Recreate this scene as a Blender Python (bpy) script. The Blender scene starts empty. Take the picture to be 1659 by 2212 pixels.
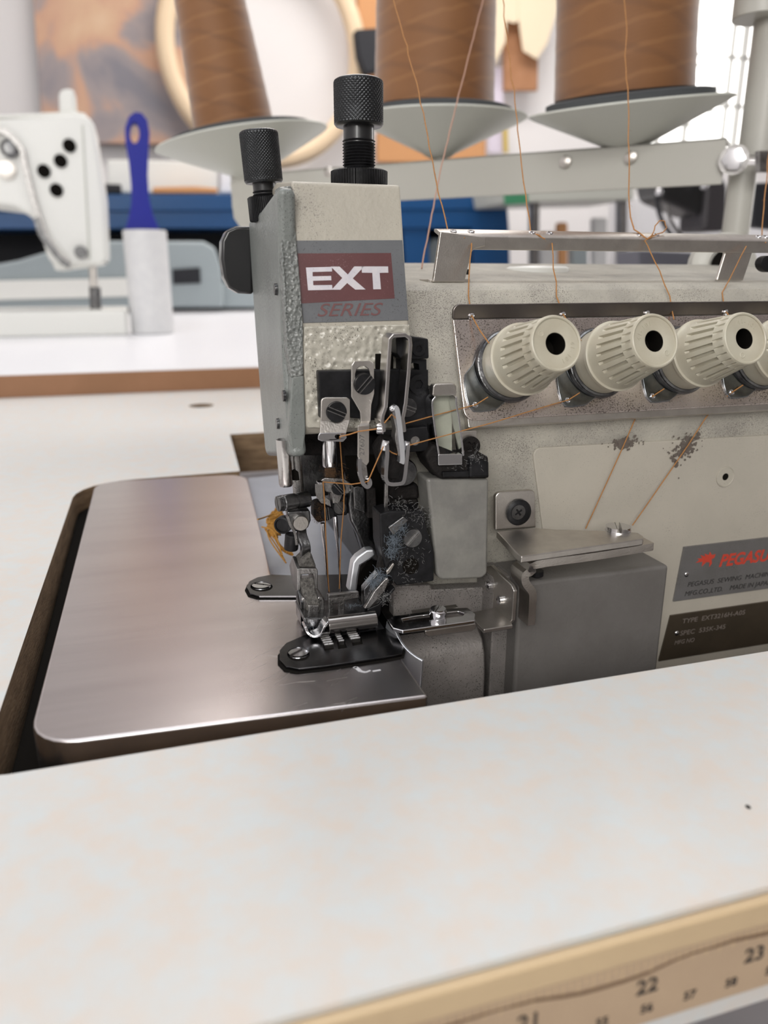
import bpy, bmesh, math, random
from mathutils import Vector, Matrix
from mathutils.geometry import tessellate_polygon
random.seed(7)
SC = 0.001                     # everything below is written in millimetres
V = Vector
scene = bpy.context.scene
col = scene.collection

# ------------------------------------------------------------------ camera
FPX, CX, CY = 1661.0, 829.5, 1106.0
HOR, VPX, CAMH = 600.0, 300.0, 120.0
PITCH = math.atan((CY - HOR) / FPX)
YAW = math.atan((CX - VPX) / math.hypot(FPX, CY - HOR))
FW = V((math.sin(YAW) * math.cos(PITCH), math.cos(YAW) * math.cos(PITCH), -math.sin(PITCH)))
RT = V((math.cos(YAW), -math.sin(YAW), 0))
UP = RT.cross(FW)
CAM = V((0, 0, CAMH))
cd = bpy.data.cameras.new('camera')
cam = bpy.data.objects.new('camera', cd); col.objects.link(cam)
cam.matrix_world = Matrix.Translation(CAM * SC) @ Matrix((RT, UP, -FW)).transposed().to_4x4()
cd.sensor_fit = 'VERTICAL'; cd.sensor_height = 36.0; cd.sensor_width = 27.0
cd.lens = FPX / 2212.0 * 36.0
cd.clip_start = 0.01; cd.clip_end = 50
cd.dof.use_dof = True; cd.dof.focus_distance = 0.283; cd.dof.aperture_fstop = 10.0
scene.camera = cam
scene.view_settings.view_transform = 'Standard'
scene.view_settings.look = 'None'
scene.view_settings.exposure = 0.0
scene.view_settings.gamma = 1.0
scene.view_settings.use_curve_mapping = False
scene.cycles.use_denoising = True
scene.cycles.max_bounces = 8

# ------------------------------------------------------------------ world and lights
w = bpy.data.worlds.new('daylight'); scene.world = w; w.use_nodes = True
bgn = w.node_tree.nodes['Background']
bgn.inputs[0].default_value = (0.84, 0.92, 1.0, 1); bgn.inputs[1].default_value = 0.62

def area_light(name, loc, target, sx, sy, power, color):
    ld = bpy.data.lights.new(name, 'AREA'); ld.shape = 'RECTANGLE'
    ld.size = sx; ld.size_y = sy; ld.energy = power; ld.color = color
    o = bpy.data.objects.new(name, ld); col.objects.link(o)
    o.location = loc
    o.rotation_euler = (V(target) - V(loc)).to_track_quat('-Z', 'Y').to_euler()
    return o
area_light('front_window_light', (-0.45, -1.42, 0.80), (0.1, 0.25, 0.0), 1.7, .85, 46, (1.0, 0.98, 0.945))
area_light('ceiling_lamp_light', (-0.2, 0.5, 1.85), (-0.2, 0.5, 0), 1.6, 0.7, 12, (0.92, 0.96, 1.0))
area_light('ceiling_lamp_light', (1.0, 2.3, 1.85), (1.0, 2.3, 0), 1.8, 0.9, 40, (1.0, 0.95, 0.90))
area_light('window_light', (4.1, 1.9, 0.9), (0.2, 0.5, 0.1), 1.6, 1.5, 38, (1.0, 0.98, 0.96))

# ------------------------------------------------------------------ helpers
def P(px, py, X=None, Y=None, Z=None, s=None, y0=0, z0=0):
    """the point where the line of sight through an image position meets a real plane"""
    d = FW * FPX + RT * (px - CX) - UP * (py - CY)
    if s is not None: t = (y0 + s * (CAM.z - z0)) / (d.y - s * d.z)
    elif X is not None: t = X / d.x
    elif Y is not None: t = Y / d.y
    else: t = (Z - CAM.z) / d.z
    return CAM + d * t

class MB:
    def __init__(self): self.v = []; self.f = []; self.mi = []
    def add(self, vs, fs, mi=0):
        b = len(self.v); self.v += [V(x) for x in vs]
        self.f += [[b + i for i in f] for f in fs]; self.mi += [mi] * len(fs); return self
    def box(self, c, s, rot=None, mi=0):
        R_ = rot if rot is not None else Matrix.Identity(3)
        hs = V(s) / 2
        vs = [V(c) + R_ @ V((hs.x * a, hs.y * b, hs.z * d)) for a in (-1, 1) for b in (-1, 1) for d in (-1, 1)]
        return self.add(vs, [(0, 1, 3, 2), (4, 6, 7, 5), (0, 4, 5, 1), (2, 3, 7, 6), (0, 2, 6, 4), (1, 5, 7, 3)], mi)
    def bx(self, x0, x1, y0, y1, z0, z1, mi=0):
        return self.box(((x0 + x1) / 2, (y0 + y1) / 2, (z0 + z1) / 2), (abs(x1 - x0), abs(y1 - y0), abs(z1 - z0)), None, mi)
    def prism(self, pts, ext, holes=(), mi=0):
        ext = V(ext); loops = [[V(p) for p in pts]] + [[V(p) for p in h] for h in holes]
        n = sum(len(l) for l in loops); flat = [p for l in loops for p in l]
        if holes: caps = [list(t) for t in tessellate_polygon(loops)]
        else: caps = [list(range(n))]
        fs = [c for c in caps] + [[i + n for i in reversed(c)] for c in caps]
        b = 0
        for l in loops:
            m = len(l)
            for i in range(m):
                j = (i + 1) % m; fs.append([b + i, b + j, b + j + n, b + i + n])
            b += m
        return self.add(flat + [p + ext for p in flat], fs, mi)
    def tube(self, path, r, n=8, closed=False, mi=0):
        path = [V(p) for p in path]; m = len(path); vs = []; fs = []
        prev = None
        for i, p in enumerate(path):
            a = path[i - 1] if (i > 0 or closed) else p; b = path[(i + 1) % m] if (i < m - 1 or closed) else p
            t = (b - a).normalized()
            if prev is None:
                u = t.cross(V((0.3, 0.2, 1))).normalized()
            else:
                u = (prev - t * prev.dot(t)).normalized()
            prev = u; w_ = t.cross(u)
            rr = r[i] if isinstance(r, (list, tuple)) else r
            for k in range(n):
                an = 2 * math.pi * k / n; vs.append(p + (u * math.cos(an) + w_ * math.sin(an)) * rr)
        for i in range(m if closed else m - 1):
            for k in range(n):
                a = i * n; b = ((i + 1) % m) * n
                fs.append([a + k, a + (k + 1) % n, b + (k + 1) % n, b + k])
        if not closed: fs += [list(range(n))[::-1], [(m - 1) * n + k for k in range(n)]]
        return self.add(vs, fs, mi)
    def ribbon(self, path, wv, th, mi=0):
        """flat strip: width vector wv (one or per point), thickness th"""
        path = [V(p) for p in path]; m = len(path); vs = []; fs = []
        for i, p in enumerate(path):
            wd = V(wv[i]) if isinstance(wv, list) else V(wv)
            a = path[max(i - 1, 0)]; b = path[min(i + 1, m - 1)]
            t = (b - a).normalized(); nn = t.cross(wd.normalized()).normalized() * (th / 2)
            vs += [p - wd / 2 - nn, p + wd / 2 - nn, p + wd / 2 + nn, p - wd / 2 + nn]
        for i in range(m - 1):
            for k in range(4): fs.append([i * 4 + k, i * 4 + (k + 1) % 4, i * 4 + 4 + (k + 1) % 4, i * 4 + 4 + k])
        fs += [[3, 2, 1, 0], [(m - 1) * 4 + k for k in range(4)]]
        return self.add(vs, fs, mi)
    def lathe(self, prof, org, axis=(0, 0, 1), n=48, mod=None, mi=0, cap=True):
        ax = V(axis).normalized(); h = V((1, 0, 0)) if abs(ax.x) < .9 else V((0, 1, 0))
        u = (h - ax * h.dot(ax)).normalized(); w_ = ax.cross(u); vs = []; fs = []
        for i, (r, t) in enumerate(prof):
            for k in range(n):
                an = 2 * math.pi * k / n; rr = mod(r, an, i) if mod else r
                vs.append(V(org) + ax * t + (u * math.cos(an) + w_ * math.sin(an)) * rr)
        for i in range(len(prof) - 1):
            for k in range(n): fs.append([i * n + k, i * n + (k + 1) % n, (i + 1) * n + (k + 1) % n, (i + 1) * n + k])
        if cap: fs += [list(range(n))[::-1], [(len(prof) - 1) * n + k for k in range(n)]]
        return self.add(vs, fs, mi)
    def ball(self, c, r, n=12, sc=(1, 1, 1)):
        pr = [(max(1e-3, math.sin(math.pi * i / n)), -math.cos(math.pi * i / n)) for i in range(n + 1)]
        m = MB(); m.lathe(pr, (0, 0, 0), (0, 0, 1), 2 * n)
        return self.add([V((p.x * sc[0], p.y * sc[1], p.z * sc[2])) * r + V(c) for p in m.v], m.f)
    def screw(self, c, ax, r, h, kind='slot', ang=0.6):
        ax = V(ax).normalized(); hh = V((0, 0, 1)) if abs(ax.z) < .9 else V((1, 0, 0))
        u = (hh - ax * hh.dot(ax)).normalized(); w_ = ax.cross(u); c = V(c)
        u, w_ = u * math.cos(ang) + w_ * math.sin(ang), w_ * math.cos(ang) - u * math.sin(ang)
        if kind == 'slot':
            self.lathe([(r, 0), (r, h * .3)], c, ax, 32)
            g = r * .17
            for s in (-1, 1):
                a0 = math.asin(g / (r * .96)); pts = []
                for k in range(15):
                    a = a0 + (math.pi - 2 * a0) * k / 14
                    pts.append(c + ax * h * .5 + (u * math.cos(a) + w_ * math.sin(a) * s) * r * .96)
                pts = [p - ax * h * .22 for p in pts]
                self.prism(pts, ax * h * .72); self.mi[-1] = 1
                e0, e1 = pts[0] + ax * h * .72, pts[-1] + ax * h * .72
                self.ribbon([e0 - ax * .02, e1 - ax * .02], w_ * (r * .07), .06, 1)
        else:
            nh = 6 if kind == 'hex' else 4
            out = [c + (u * math.cos(2 * math.pi * k / 32) + w_ * math.sin(2 * math.pi * k / 32)) * r for k in range(32)]
            if kind == 'hex': inn = [(math.cos(2 * math.pi * k / 6) * .52, math.sin(2 * math.pi * k / 6) * .52) for k in range(6)]
            else:
                a = .13; b = .55
                inn = [(a, a), (a, b), (-a, b), (-a, a), (-b, a), (-b, -a), (-a, -a), (-a, -b), (a, -b), (a, -a), (b, -a), (b, a)]
            hole = [c + (u * x + w_ * y) * r for x, y in inn]
            self.lathe([(r, 0), (r, h * .35)], c, ax, 32)
            self.prism([p + ax * h * .35 for p in out], ax * h * .65, [[p + ax * h * .35 for p in hole]])
        return self
    def build(self, name, mats, parent=None, bevel=0, seg=2, smooth=True, ang=32, loc=None, fixn=True):
        me = bpy.data.meshes.new(name)
        if parent is not None: o0 = V(parent['org'])
        elif loc is not None: o0 = V(loc)
        else:
            xs = [p.x for p in self.v]; ys = [p.y for p in self.v]; zs = [p.z for p in self.v]
            o0 = V(((min(xs) + max(xs)) / 2, (min(ys) + max(ys)) / 2, min(zs)))
        me.from_pydata([(p - o0) * SC for p in self.v], [], self.f)
        if not isinstance(mats, (list, tuple)): mats = [mats]
        if 'screw' in name and max(self.mi) == 1 and len(mats) == 1: mats = [mats[0], M['mid_steel']]
        for m in mats: me.materials.append(m)
        for p, k in zip(me.polygons, self.mi): p.material_index = min(k, len(mats) - 1)
        if fixn:
            bm = bmesh.new(); bm.from_mesh(me); bmesh.ops.recalc_face_normals(bm, faces=bm.faces); bm.to_mesh(me); bm.free()
        if smooth:
            me.polygons.foreach_set('use_smooth', [True] * len(me.polygons))
            me.set_sharp_from_angle(angle=math.radians(ang))
        o = bpy.data.objects.new(name, me); col.objects.link(o)
        if parent is not None: o.parent = parent
        else: o.location = o0 * SC
        o['org'] = tuple(o0)
        if bevel:
            b = o.modifiers.new('bevel', 'BEVEL'); b.width = bevel * SC; b.segments = seg
            b.limit_method = 'ANGLE'; b.angle_limit = math.radians(35); b.harden_normals = smooth
            b.use_clamp_overlap = True
        return o

def thing(name, label, cat, loc, group=None):
    o = bpy.data.objects.new(name, None); col.objects.link(o); o.location = V(loc) * SC
    o.empty_display_size = .02
    o['org'] = tuple(loc); return tag(o, label, cat, group)
def tag(o, label, cat, group=None, kind=None):
    o['label'] = label; o['category'] = cat
    if group: o['group'] = group
    if kind: o['kind'] = kind
    return o
def struct(o): o['kind'] = 'structure'; return o
def plab(o, l): o['label'] = l; return o
def pq(Y, pts): return [P(a, b, Y=Y) for a, b in pts]
def plate(name, pts, Y, th, m, parent, bevel=.3, holes=(), lab=None, seg=2):
    o = MB().prism(pq(Y, pts), (0, th, 0), [pq(Y, h) for h in holes]).build(name, m, parent, bevel, seg)
    if lab: o['label'] = lab
    return o
def circ(cx, cy, r, n=20, ry=None): return [(cx + r * math.cos(2 * math.pi * k / n), cy + (ry or r) * math.sin(2 * math.pi * k / n)) for k in range(n)]
def smooth_path(pts, sub=6):
    pts = [V(p) for p in pts]; out = []
    for i in range(len(pts) - 1):
        p0 = pts[max(i - 1, 0)]; p1 = pts[i]; p2 = pts[i + 1]; p3 = pts[min(i + 2, len(pts) - 1)]
        for k in range(sub):
            t = k / sub
            out.append(.5 * ((2 * p1) + (p2 - p0) * t + (2 * p0 - 5 * p1 + 4 * p2 - p3) * t * t + (3 * p1 - p0 - 3 * p2 + p3) * t ** 3))
    return out + [pts[-1]]
def text_mesh(name, body, org, xd, yd, height, m, parent, depth=.12, shear=0, align='LEFT', sx=1.0, bold=0, lab=None):
    cu = bpy.data.curves.new('t', 'FONT'); cu.body = body; cu.size = 1; cu.shear = shear; cu.extrude = .01
    cu.offset = bold; cu.align_x = align
    to = bpy.data.objects.new('t', cu); col.objects.link(to)
    bpy.context.view_layer.update()
    dg = bpy.context.evaluated_depsgraph_get()
    me = bpy.data.meshes.new_from_object(to.evaluated_get(dg)); bpy.data.objects.remove(to)
    k = height / .69; xd = V(xd).normalized(); yd = V(yd).normalized(); nd = xd.cross(yd)
    mb = MB()
    mb.add([V(org) + xd * (v.co.x * k * sx) + yd * (v.co.y * k) + nd * (depth * .5 if v.co.z > 0 else -depth * .5) for v in me.vertices],
           [list(p.vertices) for p in me.polygons])
    bpy.data.meshes.remove(me)
    o = mb.build(name, m, parent, smooth=False)
    if lab: o['label'] = lab
    return o

def mat(name, c, rough=.5, metal=0, c2=None, vs=30, bump=0, bs=400, speck=0, spc=(.05, .045, .04), ss=2200, spec=.5, stretch=None,
        emit=0, trans=0, coat=0, contrast=.5, voro=False, aniso=0):
    m = bpy.data.materials.new(name); m.use_nodes = True; nt = m.node_tree; N = nt.nodes; L = nt.links
    b = N['Principled BSDF']
    b.inputs['Base Color'].default_value = (*c, 1); b.inputs['Roughness'].default_value = rough; b.inputs['Metallic'].default_value = metal
    b.inputs['Specular IOR Level'].default_value = spec
    if coat: b.inputs['Coat Weight'].default_value = coat
    if trans: b.inputs['Transmission Weight'].default_value = trans
    if emit: b.inputs['Emission Color'].default_value = (*c, 1); b.inputs['Emission Strength'].default_value = emit
    tc = N.new('ShaderNodeTexCoord'); src = tc.outputs['Object']
    if stretch:
        mp = N.new('ShaderNodeMapping'); mp.inputs['Scale'].default_value = stretch; L.new(src, mp.inputs[0]); src = mp.outputs[0]
    cur = None
    if c2:
        n = N.new('ShaderNodeTexNoise'); n.inputs['Scale'].default_value = vs; n.inputs['Detail'].default_value = 5; n.inputs['Roughness'].default_value = .62
        L.new(src, n.inputs['Vector'])
        r = N.new('ShaderNodeValToRGB'); r.color_ramp.elements[0].position = .5 - contrast * .3; r.color_ramp.elements[1].position = .5 + contrast * .3
        r.color_ramp.elements[0].color = (*c, 1); r.color_ramp.elements[1].color = (*c2, 1)
        L.new(n.outputs['Fac'], r.inputs[0]); cur = r.outputs[0]
    if speck:
        n = N.new('ShaderNodeTexNoise'); n.inputs['Scale'].default_value = ss; n.inputs['Detail'].default_value = 3
        L.new(src, n.inputs['Vector'])
        n2 = N.new('ShaderNodeTexNoise'); n2.inputs['Scale'].default_value = 55; L.new(src, n2.inputs['Vector'])
        ad = N.new('ShaderNodeMath'); ad.operation = 'MULTIPLY_ADD'; ad.inputs[1].default_value = .35; L.new(n2.outputs['Fac'], ad.inputs[0]); L.new(n.outputs['Fac'], ad.inputs[2])
        r = N.new('ShaderNodeValToRGB'); r.color_ramp.elements[0].position = .86 - speck * .2; r.color_ramp.elements[1].position = .95 - speck * .2
        L.new(ad.outputs[0], r.inputs[0])
        mx = N.new('ShaderNodeMix'); mx.data_type = 'RGBA'; mx.inputs['B'].default_value = (*spc, 1)
        L.new(r.outputs[0], mx.inputs['Factor'])
        if cur: L.new(cur, mx.inputs['A'])
        else: mx.inputs['A'].default_value = (*c, 1)
        cur = mx.outputs['Result']
    if cur:
        L.new(cur, b.inputs['Base Color'])
        if emit: L.new(cur, b.inputs['Emission Color'])
    if bump:
        if voro:
            n = N.new('ShaderNodeTexVoronoi'); n.feature = 'SMOOTH_F1'; n.inputs['Scale'].default_value = bs; h = n.outputs['Distance']
        else:
            n = N.new('ShaderNodeTexNoise'); n.inputs['Scale'].default_value = bs; n.inputs['Detail'].default_value = 4; h = n.outputs['Fac']
        L.new(src, n.inputs['Vector'])
        bp = N.new('ShaderNodeBump'); bp.inputs['Strength'].default_value = bump; bp.inputs['Distance'].default_value = .0012 if voro else .0006
        L.new(h, bp.inputs['Height']); L.new(bp.outputs[0], b.inputs['Normal'])
    return m

M = {}
M['laminate'] = mat('cream_laminate', (.655, .60, .55), .42, 0, (.61, .64, .645), 120, .04, 500, contrast=.55)
M['chipboard'] = mat('chipboard_edge', (.16, .10, .055), .85, 0, (.28, .19, .11), 60, .6, 300, stretch=(1, 1, 6))
M['cream_paint'] = mat('cream_grey_paint', (.455, .425, .36), .42, 0, (.40, .372, .318), 40, .35, 700, speck=.25, spc=(.22, .20, .18), ss=2200)
M['dusty_paint'] = mat('dusty_cream_paint', (.47, .445, .385), .6, 0, (.36, .34, .30), 60, .4, 800, speck=.52, spc=(.20, .185, .165), ss=2400)
M['stipple'] = mat('stippled_cream_paint', (.50, .475, .41), .2, 0, (.44, .42, .36), 40, 1.0, 480, speck=.3, spc=(.12, .11, .09), voro=True)
M['grey_paint'] = mat('grey_green_paint', (.20, .215, .205), .34, 0, (.16, .172, .165), 60, .4, 800, speck=.4, spc=(.05, .05, .05))
M['grey_stip'] = mat('stippled_grey_paint', (.20, .21, .20), .25, 0, (.16, .17, .165), 60, 1.0, 800, voro=True)
M['plate_steel'] = mat('brushed_steel_sheet', (.60, .565, .565), .27, 1, (.54, .505, .505), 8, .008, 900, stretch=(1, 14, 1))
M['chrome'] = mat('chrome', (.72, .72, .74), .12, 1, bump=.05, bs=500)
M['tab_dark'] = mat('dark_chromed_tab', (.20, .22, .24), .18, 1, (.34, .35, .36), 160, .05, 500)
M['polished'] = mat('polished_steel', (.60, .58, .57), .2, 1, bump=.06, bs=700)
M['guard'] = mat('bright_satin_steel', (.82, .84, .88), .42, 1)
M['toe'] = mat('worn_polished_steel', (.34, .32, .31), .2, 1, (.28, .27, .26), 80)
M['satin'] = mat('satin_nickel', (.66, .63, .59), .33, 1, (.55, .52, .49), 90, .15, 1500)
M['dark_steel'] = mat('dark_oiled_steel', (.085, .085, .09), .3, 1, (.20, .20, .20), 130, .25, 900)
M['mid_steel'] = mat('worn_steel', (.42, .41, .40), .33, 1, (.24, .23, .225), 170, .25, 1200, speck=.3)
M['gritty'] = mat('gritty_steel', (.20, .19, .175), .75, .6, (.07, .065, .06), 900, 1, 2500)
M['black_ox'] = mat('black_oxide', (.007, .007, .008), .45, .2, (.016, .016, .018), 200, .15, 900, spec=.3)
M['black_knurl'] = mat('black_knurled_steel', (.045, .047, .05), .3, .8)
M['black_dirt'] = mat('oily_black_casting', (.006, .0055, .0055), .7, 0, (.018, .015, .014), 180, .8, 600, spec=.2)
M['tension_plate'] = mat('speckled_polished_plate', (.88, .80, .76), .27, 1, (.74, .66, .62), 60, .10, 1200, speck=.66, spc=(.26, .23, .21), ss=2000)
M['beige_plastic'] = mat('beige_plastic', (.50, .475, .385), .42, 0, (.45, .41, .32), 70, .03, 800, coat=.1)
M['hole_black'] = mat('dark_hole', (.006, .005, .004), .9, spec=.1)
M['label_grey'] = mat('grey_label', (.135, .14, .15), .45, 0, (.115, .12, .13), 90, speck=.25, spc=(.06, .06, .06))
M['label_maroon'] = mat('maroon_label', (.115, .04, .042), .42, 0, (.10, .034, .036), 90, speck=.15, spc=(.2, .12, .12))
M['foil'] = mat('silver_foil_print', (.70, .67, .70), .35, .35, (.62, .60, .66), 300, speck=.2, spc=(.5, .5, .5))
M['maroon_ink'] = mat('maroon_ink', (.15, .062, .062), .5)
M['red_ink'] = mat('red_ink', (.55, .06, .035), .5)
M['black_ink'] = mat('black_ink', (.03, .028, .028), .5)
M['pale_ink'] = mat('worn_pale_ink', (.20, .17, .15), .5)
M['nameplate'] = mat('grey_nameplate', (.22, .215, .215), .38, .4, (.18, .175, .17), 60, speck=.2)
M['brownplate'] = mat('brown_nameplate', (.075, .058, .040), .35, .3, (.06, .047, .033), 60)
M['greybox'] = mat('grey_painted_cover', (.15, .142, .135), .5, 0, (.13, .122, .115), 60, .3, 900)
M['taupe'] = mat('taupe_steel', (.30, .275, .26), .45, .35, (.22, .205, .195), 60, .3, 900, speck=.45)
M['smoke_plastic'] = mat('frosted_grey_plastic', (.23, .225, .205), .42, 0, (.17, .165, .155), 90, .2, 900, coat=.15)
M['pale_plastic'] = mat('pale_cloudy_plastic', (.38, .39, .32), .25, 0, (.30, .31, .26), 60, coat=.3)
M['thread'] = mat('golden_brown_thread', (.42, .20, .065), .8, 0, (.33, .15, .045), 900)
M['pale_thread'] = mat('pale_brown_thread', (.45, .27, .20), .8)
M['chain_thread'] = mat('mustard_thread_chain', (.42, .21, .035), .85, 0, (.30, .14, .02), 900)
M['lint'] = mat('blue_grey_lint', (.15, .18, .215), .95)
M['lint_pale'] = mat('pale_dust_fibre', (.34, .34, .34), .95)
M['blue_white'] = mat('pale_blue_grey_sheet', (.29, .31, .36), .35, .1, (.25, .27, .31), 30)  # base colour lowered for the shade behind the needles
M['white_gloss'] = mat('white_enamel', (.78, .78, .745), .35)
M['white_laminate'] = mat('white_laminate', (.83, .83, .86), .35)
M['brown_edge'] = mat('brown_edge_band', (.30, .145, .07), .5, 0, (.27, .13, .06), 20)
M['bar_paint'] = mat('grey_cream_bar_paint', (.47, .46, .42), .4)
M['disc_plastic'] = mat('off_white_plastic', (.55, .56, .51), .4)
M['foam'] = mat('charcoal_foam', (.07, .075, .08), .9, bump=.5)
M['blue_plastic'] = mat('cobalt_blue_plastic', (.008, .014, .26), .4, spec=.3)
M['paper_white'] = mat('white_sticky_paper', (.70, .70, .70), .6, 0, (.64, .64, .65), 60)
M['bench_blue'] = mat('blue_painted_steel', (.006, .065, .20), .4)
M['dark_stuff'] = mat('near_black', (.012, .013, .018), .7)
M['wall'] = mat('white_wall_paint', (.80, .78, .78), .8)
M['floor'] = mat('grey_floor', (.30, .28, .29), .5, 0, (.26, .25, .26), 3)
M['wood_light'] = mat('pale_bent_wood', (.80, .62, .42), .5)
M['cork'] = mat('brown_cork', (.42, .21, .11), .8, 0, (.36, .17, .08), 20)
M['orange_board'] = mat('orange_pegboard', (.60, .30, .13), .7)
M['pattern_card'] = mat('cream_pattern_card', (.80, .68, .50), .7)
M['black_plastic'] = mat('black_plastic', (.012, .012, .013), .3, coat=.3)
M['grey_blue_plastic'] = mat('grey_blue_plastic', (.33, .38, .40), .5)
M['tape'] = mat('yellowed_tape', (.62, .47, .29), .4, 0, (.56, .42, .26), 20)
M['tape_face'] = mat('worn_tape_face', (.50, .37, .25), .5, 0, (.44, .32, .22), 25)
M['rust'] = mat('rusty_grime', (.13, .065, .025), .9, 0, (.05, .03, .018), 500, 1, 1500)
M['green'] = mat('green_tape', (.05, .24, .12), .5)
M['sky_glow'] = mat('bright_daylight', (1.0, .99, .96), .9, emit=2.4)
M['glass'] = mat('window_glass', (1, 1, 1), .02, trans=1)

# ------------------------------------------------------------------ room
def round_poly(pts, rads, n=6):
    out = []; m = len(pts)
    for i in range(m):
        p = V(pts[i]); a = V(pts[i - 1]); b = V(pts[(i + 1) % m]); r = rads[i]
        if not r: out.append(p); continue
        u = (a - p).normalized(); w_ = (b - p).normalized(); an = u.angle(w_)
        d = min(r / math.tan(an / 2), (a - p).length * .48, (b - p).length * .48); r2 = d * math.tan(an / 2)
        c = p + (u + w_).normalized() * (r2 / math.sin(an / 2)); s0 = p + u * d; s1 = p + w_ * d
        v0 = s0 - c; v1 = s1 - c; tot = v0.angle(v1)
        for k in range(n + 1):
            t = k / n
            out.append(c + (v0 * math.sin((1 - t) * tot) + v1 * math.sin(t * tot)) / math.sin(tot) if tot > 1e-4 else s0)
    return out
FZ, CZ, WY, WXL, WXR = -750, 1900, 3500, -1110, 4300
struct(MB().bx(WXL - 60, WXR + 60, -1500, WY + 60, FZ - 60, FZ).build('floor', M['floor'], smooth=False))
struct(MB().bx(WXL - 60, WXR + 60, -1500, WY + 60, CZ, CZ + 60).build('ceiling', M['wall'], smooth=False))
a_ = P(40, 200, Y=WY)
struct(MB().bx(WXL - 60, WXL, -1500, WY, FZ, CZ).build('wall_left', M['wall'], smooth=False))
struct(MB().bx(WXR, WXR + 60, -1500, WY, FZ, CZ).build('wall_right', M['wall'], smooth=False))
struct(MB().bx(WXL - 60, WXR + 60, -1560, -1500, FZ, CZ).build('wall_front', mat('reflection_grey_wall', (.30, .29, .28), .8), smooth=False))  # unseen wall added behind the camera, grey to darken reflections in the metal
# back wall with a window opening
wa = P(1440, -120, Y=WY); wb = P(1660, 330, Y=WY)
wx0, wx1, wz0, wz1 = wa.x, wb.x + 60, wb.z - 30, 1500
back = MB().prism([(WXL, WY, FZ), (WXR, WY, FZ), (WXR, WY, CZ), (WXL, WY, CZ)], (0, 60, 0),
                  [[(wx0, WY, wz0), (wx1, WY, wz0), (wx1, WY, wz1), (wx0, WY, wz1)]])
struct(back.build('wall_back', M['wall'], smooth=False))
win = thing('window_1', '', '', ((wx0 + wx1) / 2, WY + 20, wz0)); del win['label']; del win['category']; struct(win)
MB().bx(wx0, wx1, WY + 25, WY + 29, wz0, wz1).build('pane', M['glass'], win, smooth=False)
for px_, hw_ in ((1500, 16), (1586, 14), (1612, 20), (1440, 16), (1700, 18)):
    x = P(px_, 120, Y=WY).x
    MB().bx(x - hw_, x + hw_, WY + 8, WY + 24, wz0, wz1).build('glazing_bar', M['white_gloss'], win, bevel=3)
for py_ in (-60, 118, 225, 322):
    z = P(1540, py_, Y=WY).z
    MB().bx(wx0, wx1, WY + 8, WY + 22, z - 9, z + 9).build('glazing_bar', M['white_gloss'], win, bevel=3)
sc0 = P(1500, 205, Y=WY)
MB().tube([sc0 + V((130 * math.cos(a * .2), 5, 130 * math.sin(a * .2))) for a in range(32)], 9, 8, True).build('grille_scroll', M['disc_plastic'], win)
sg = MB().bx(wx0 - 700, wx1 + 700, WY + 500, WY + 505, wz0 - 500, wz1 + 500).build('bright_daylight', M['sky_glow'], smooth=False)
sg['kind'] = 'structure'; sg.name = 'daylight_panel_1'  # added glowing panel outside the window, stands in for the bright sky

# ------------------------------------------------------------------ sewing table
TT = 32
tab = thing('sewing_table', 'cream mottled laminate sewing table the overlock machine is sunk into', 'table', (100, 490, -TT))
fe = 100.5; be = 882.0
cut = [(-49.5, 187, 0), (330, 185, 0), (330, 617, 0), (59, 617, 0), (52, 491, 0), (-46.5, 488, 0)]
cut = round_poly(cut, [7, 5, 3, 1, 2, 34])
hole_c = P(435, 876, Z=0)
grom = [hole_c + V((12 * math.cos(a * math.pi / 16), 12 * math.sin(a * math.pi / 16), 0)) for a in range(32)]
tb = MB().prism([(-420, fe, 0), (900, fe, 0), (900, be, 0), (-420, be, 0)], (0, 0, -TT), [cut, grom])
for i, f in enumerate(tb.f):
    p = [tb.v[k] for k in f]; tb.mi[i] = 0 if all(abs(q.z) < .01 for q in p) or (len(f) == 4 and all(q.y > be - 1 or q.y < fe + 1 for q in p)) else 1
tb.build('tabletop', [M['laminate'], M['chipboard']], tab, smooth=False)
MB().lathe([(11.8, -3), (11.8, -6)], hole_c, n=32).build('hole_plug', M['hole_black'], tab)
plab(MB().ball(P(1616, 1743, Z=.1), 1, 6, (.55, .75, .25)).build('chip_mark', M['hole_black'], tab), 'tiny dark chip in the laminate')
# legs of the table
for lx in (-380, 860):
    for ly in (150, 830): MB().bx(lx - 20, lx + 20, ly - 20, ly + 20, FZ, -TT).build('leg', M['bar_paint'], tab, bevel=2)
# measuring tape glued to the front edge of the table
z1 = -1.2; z0t = P(1659, 2118, Y=fe - 2).z - 2
mtp = thing('measuring_tape', 'yellowed measuring tape with worn numbers stuck along the front table edge', 'measuring tape', (100, fe - 2, z0t))
edge = MB().bx(-420, 900, fe - 2.4, fe, z1 - 6.5, z1).build('folded_edge', M['tape'], mtp, bevel=.9, seg=3)
MB().bx(-420, 900, fe - 1.6, fe, z0t, z1 - 6.4).build('tape_strip', M['tape_face'], mtp, bevel=.3)
p22 = P(1372, 2152, Y=fe - 1.7)
for k in range(18, 27):
    x = p22.x + (k - 22) * 26.1
    text_mesh('inch_number', str(k), (x, fe - 1.75, p22.z), (1, 0, 0), (0, 0, 1), 3.6, M['black_ink'], mtp, .1, bold=.012)
for k in range(50, 63):
    p = P(1383, 2180, Y=fe - 1.7); x = p.x + (k - 56) * 10.28
    text_mesh('centimetre_number', str(k), (x, fe - 1.75, p22.z - 5.2), (1, 0, 0), (0, 0, 1), 2.1, M['black_ink'], mtp, .1, bold=.012)
tk = MB()
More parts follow.
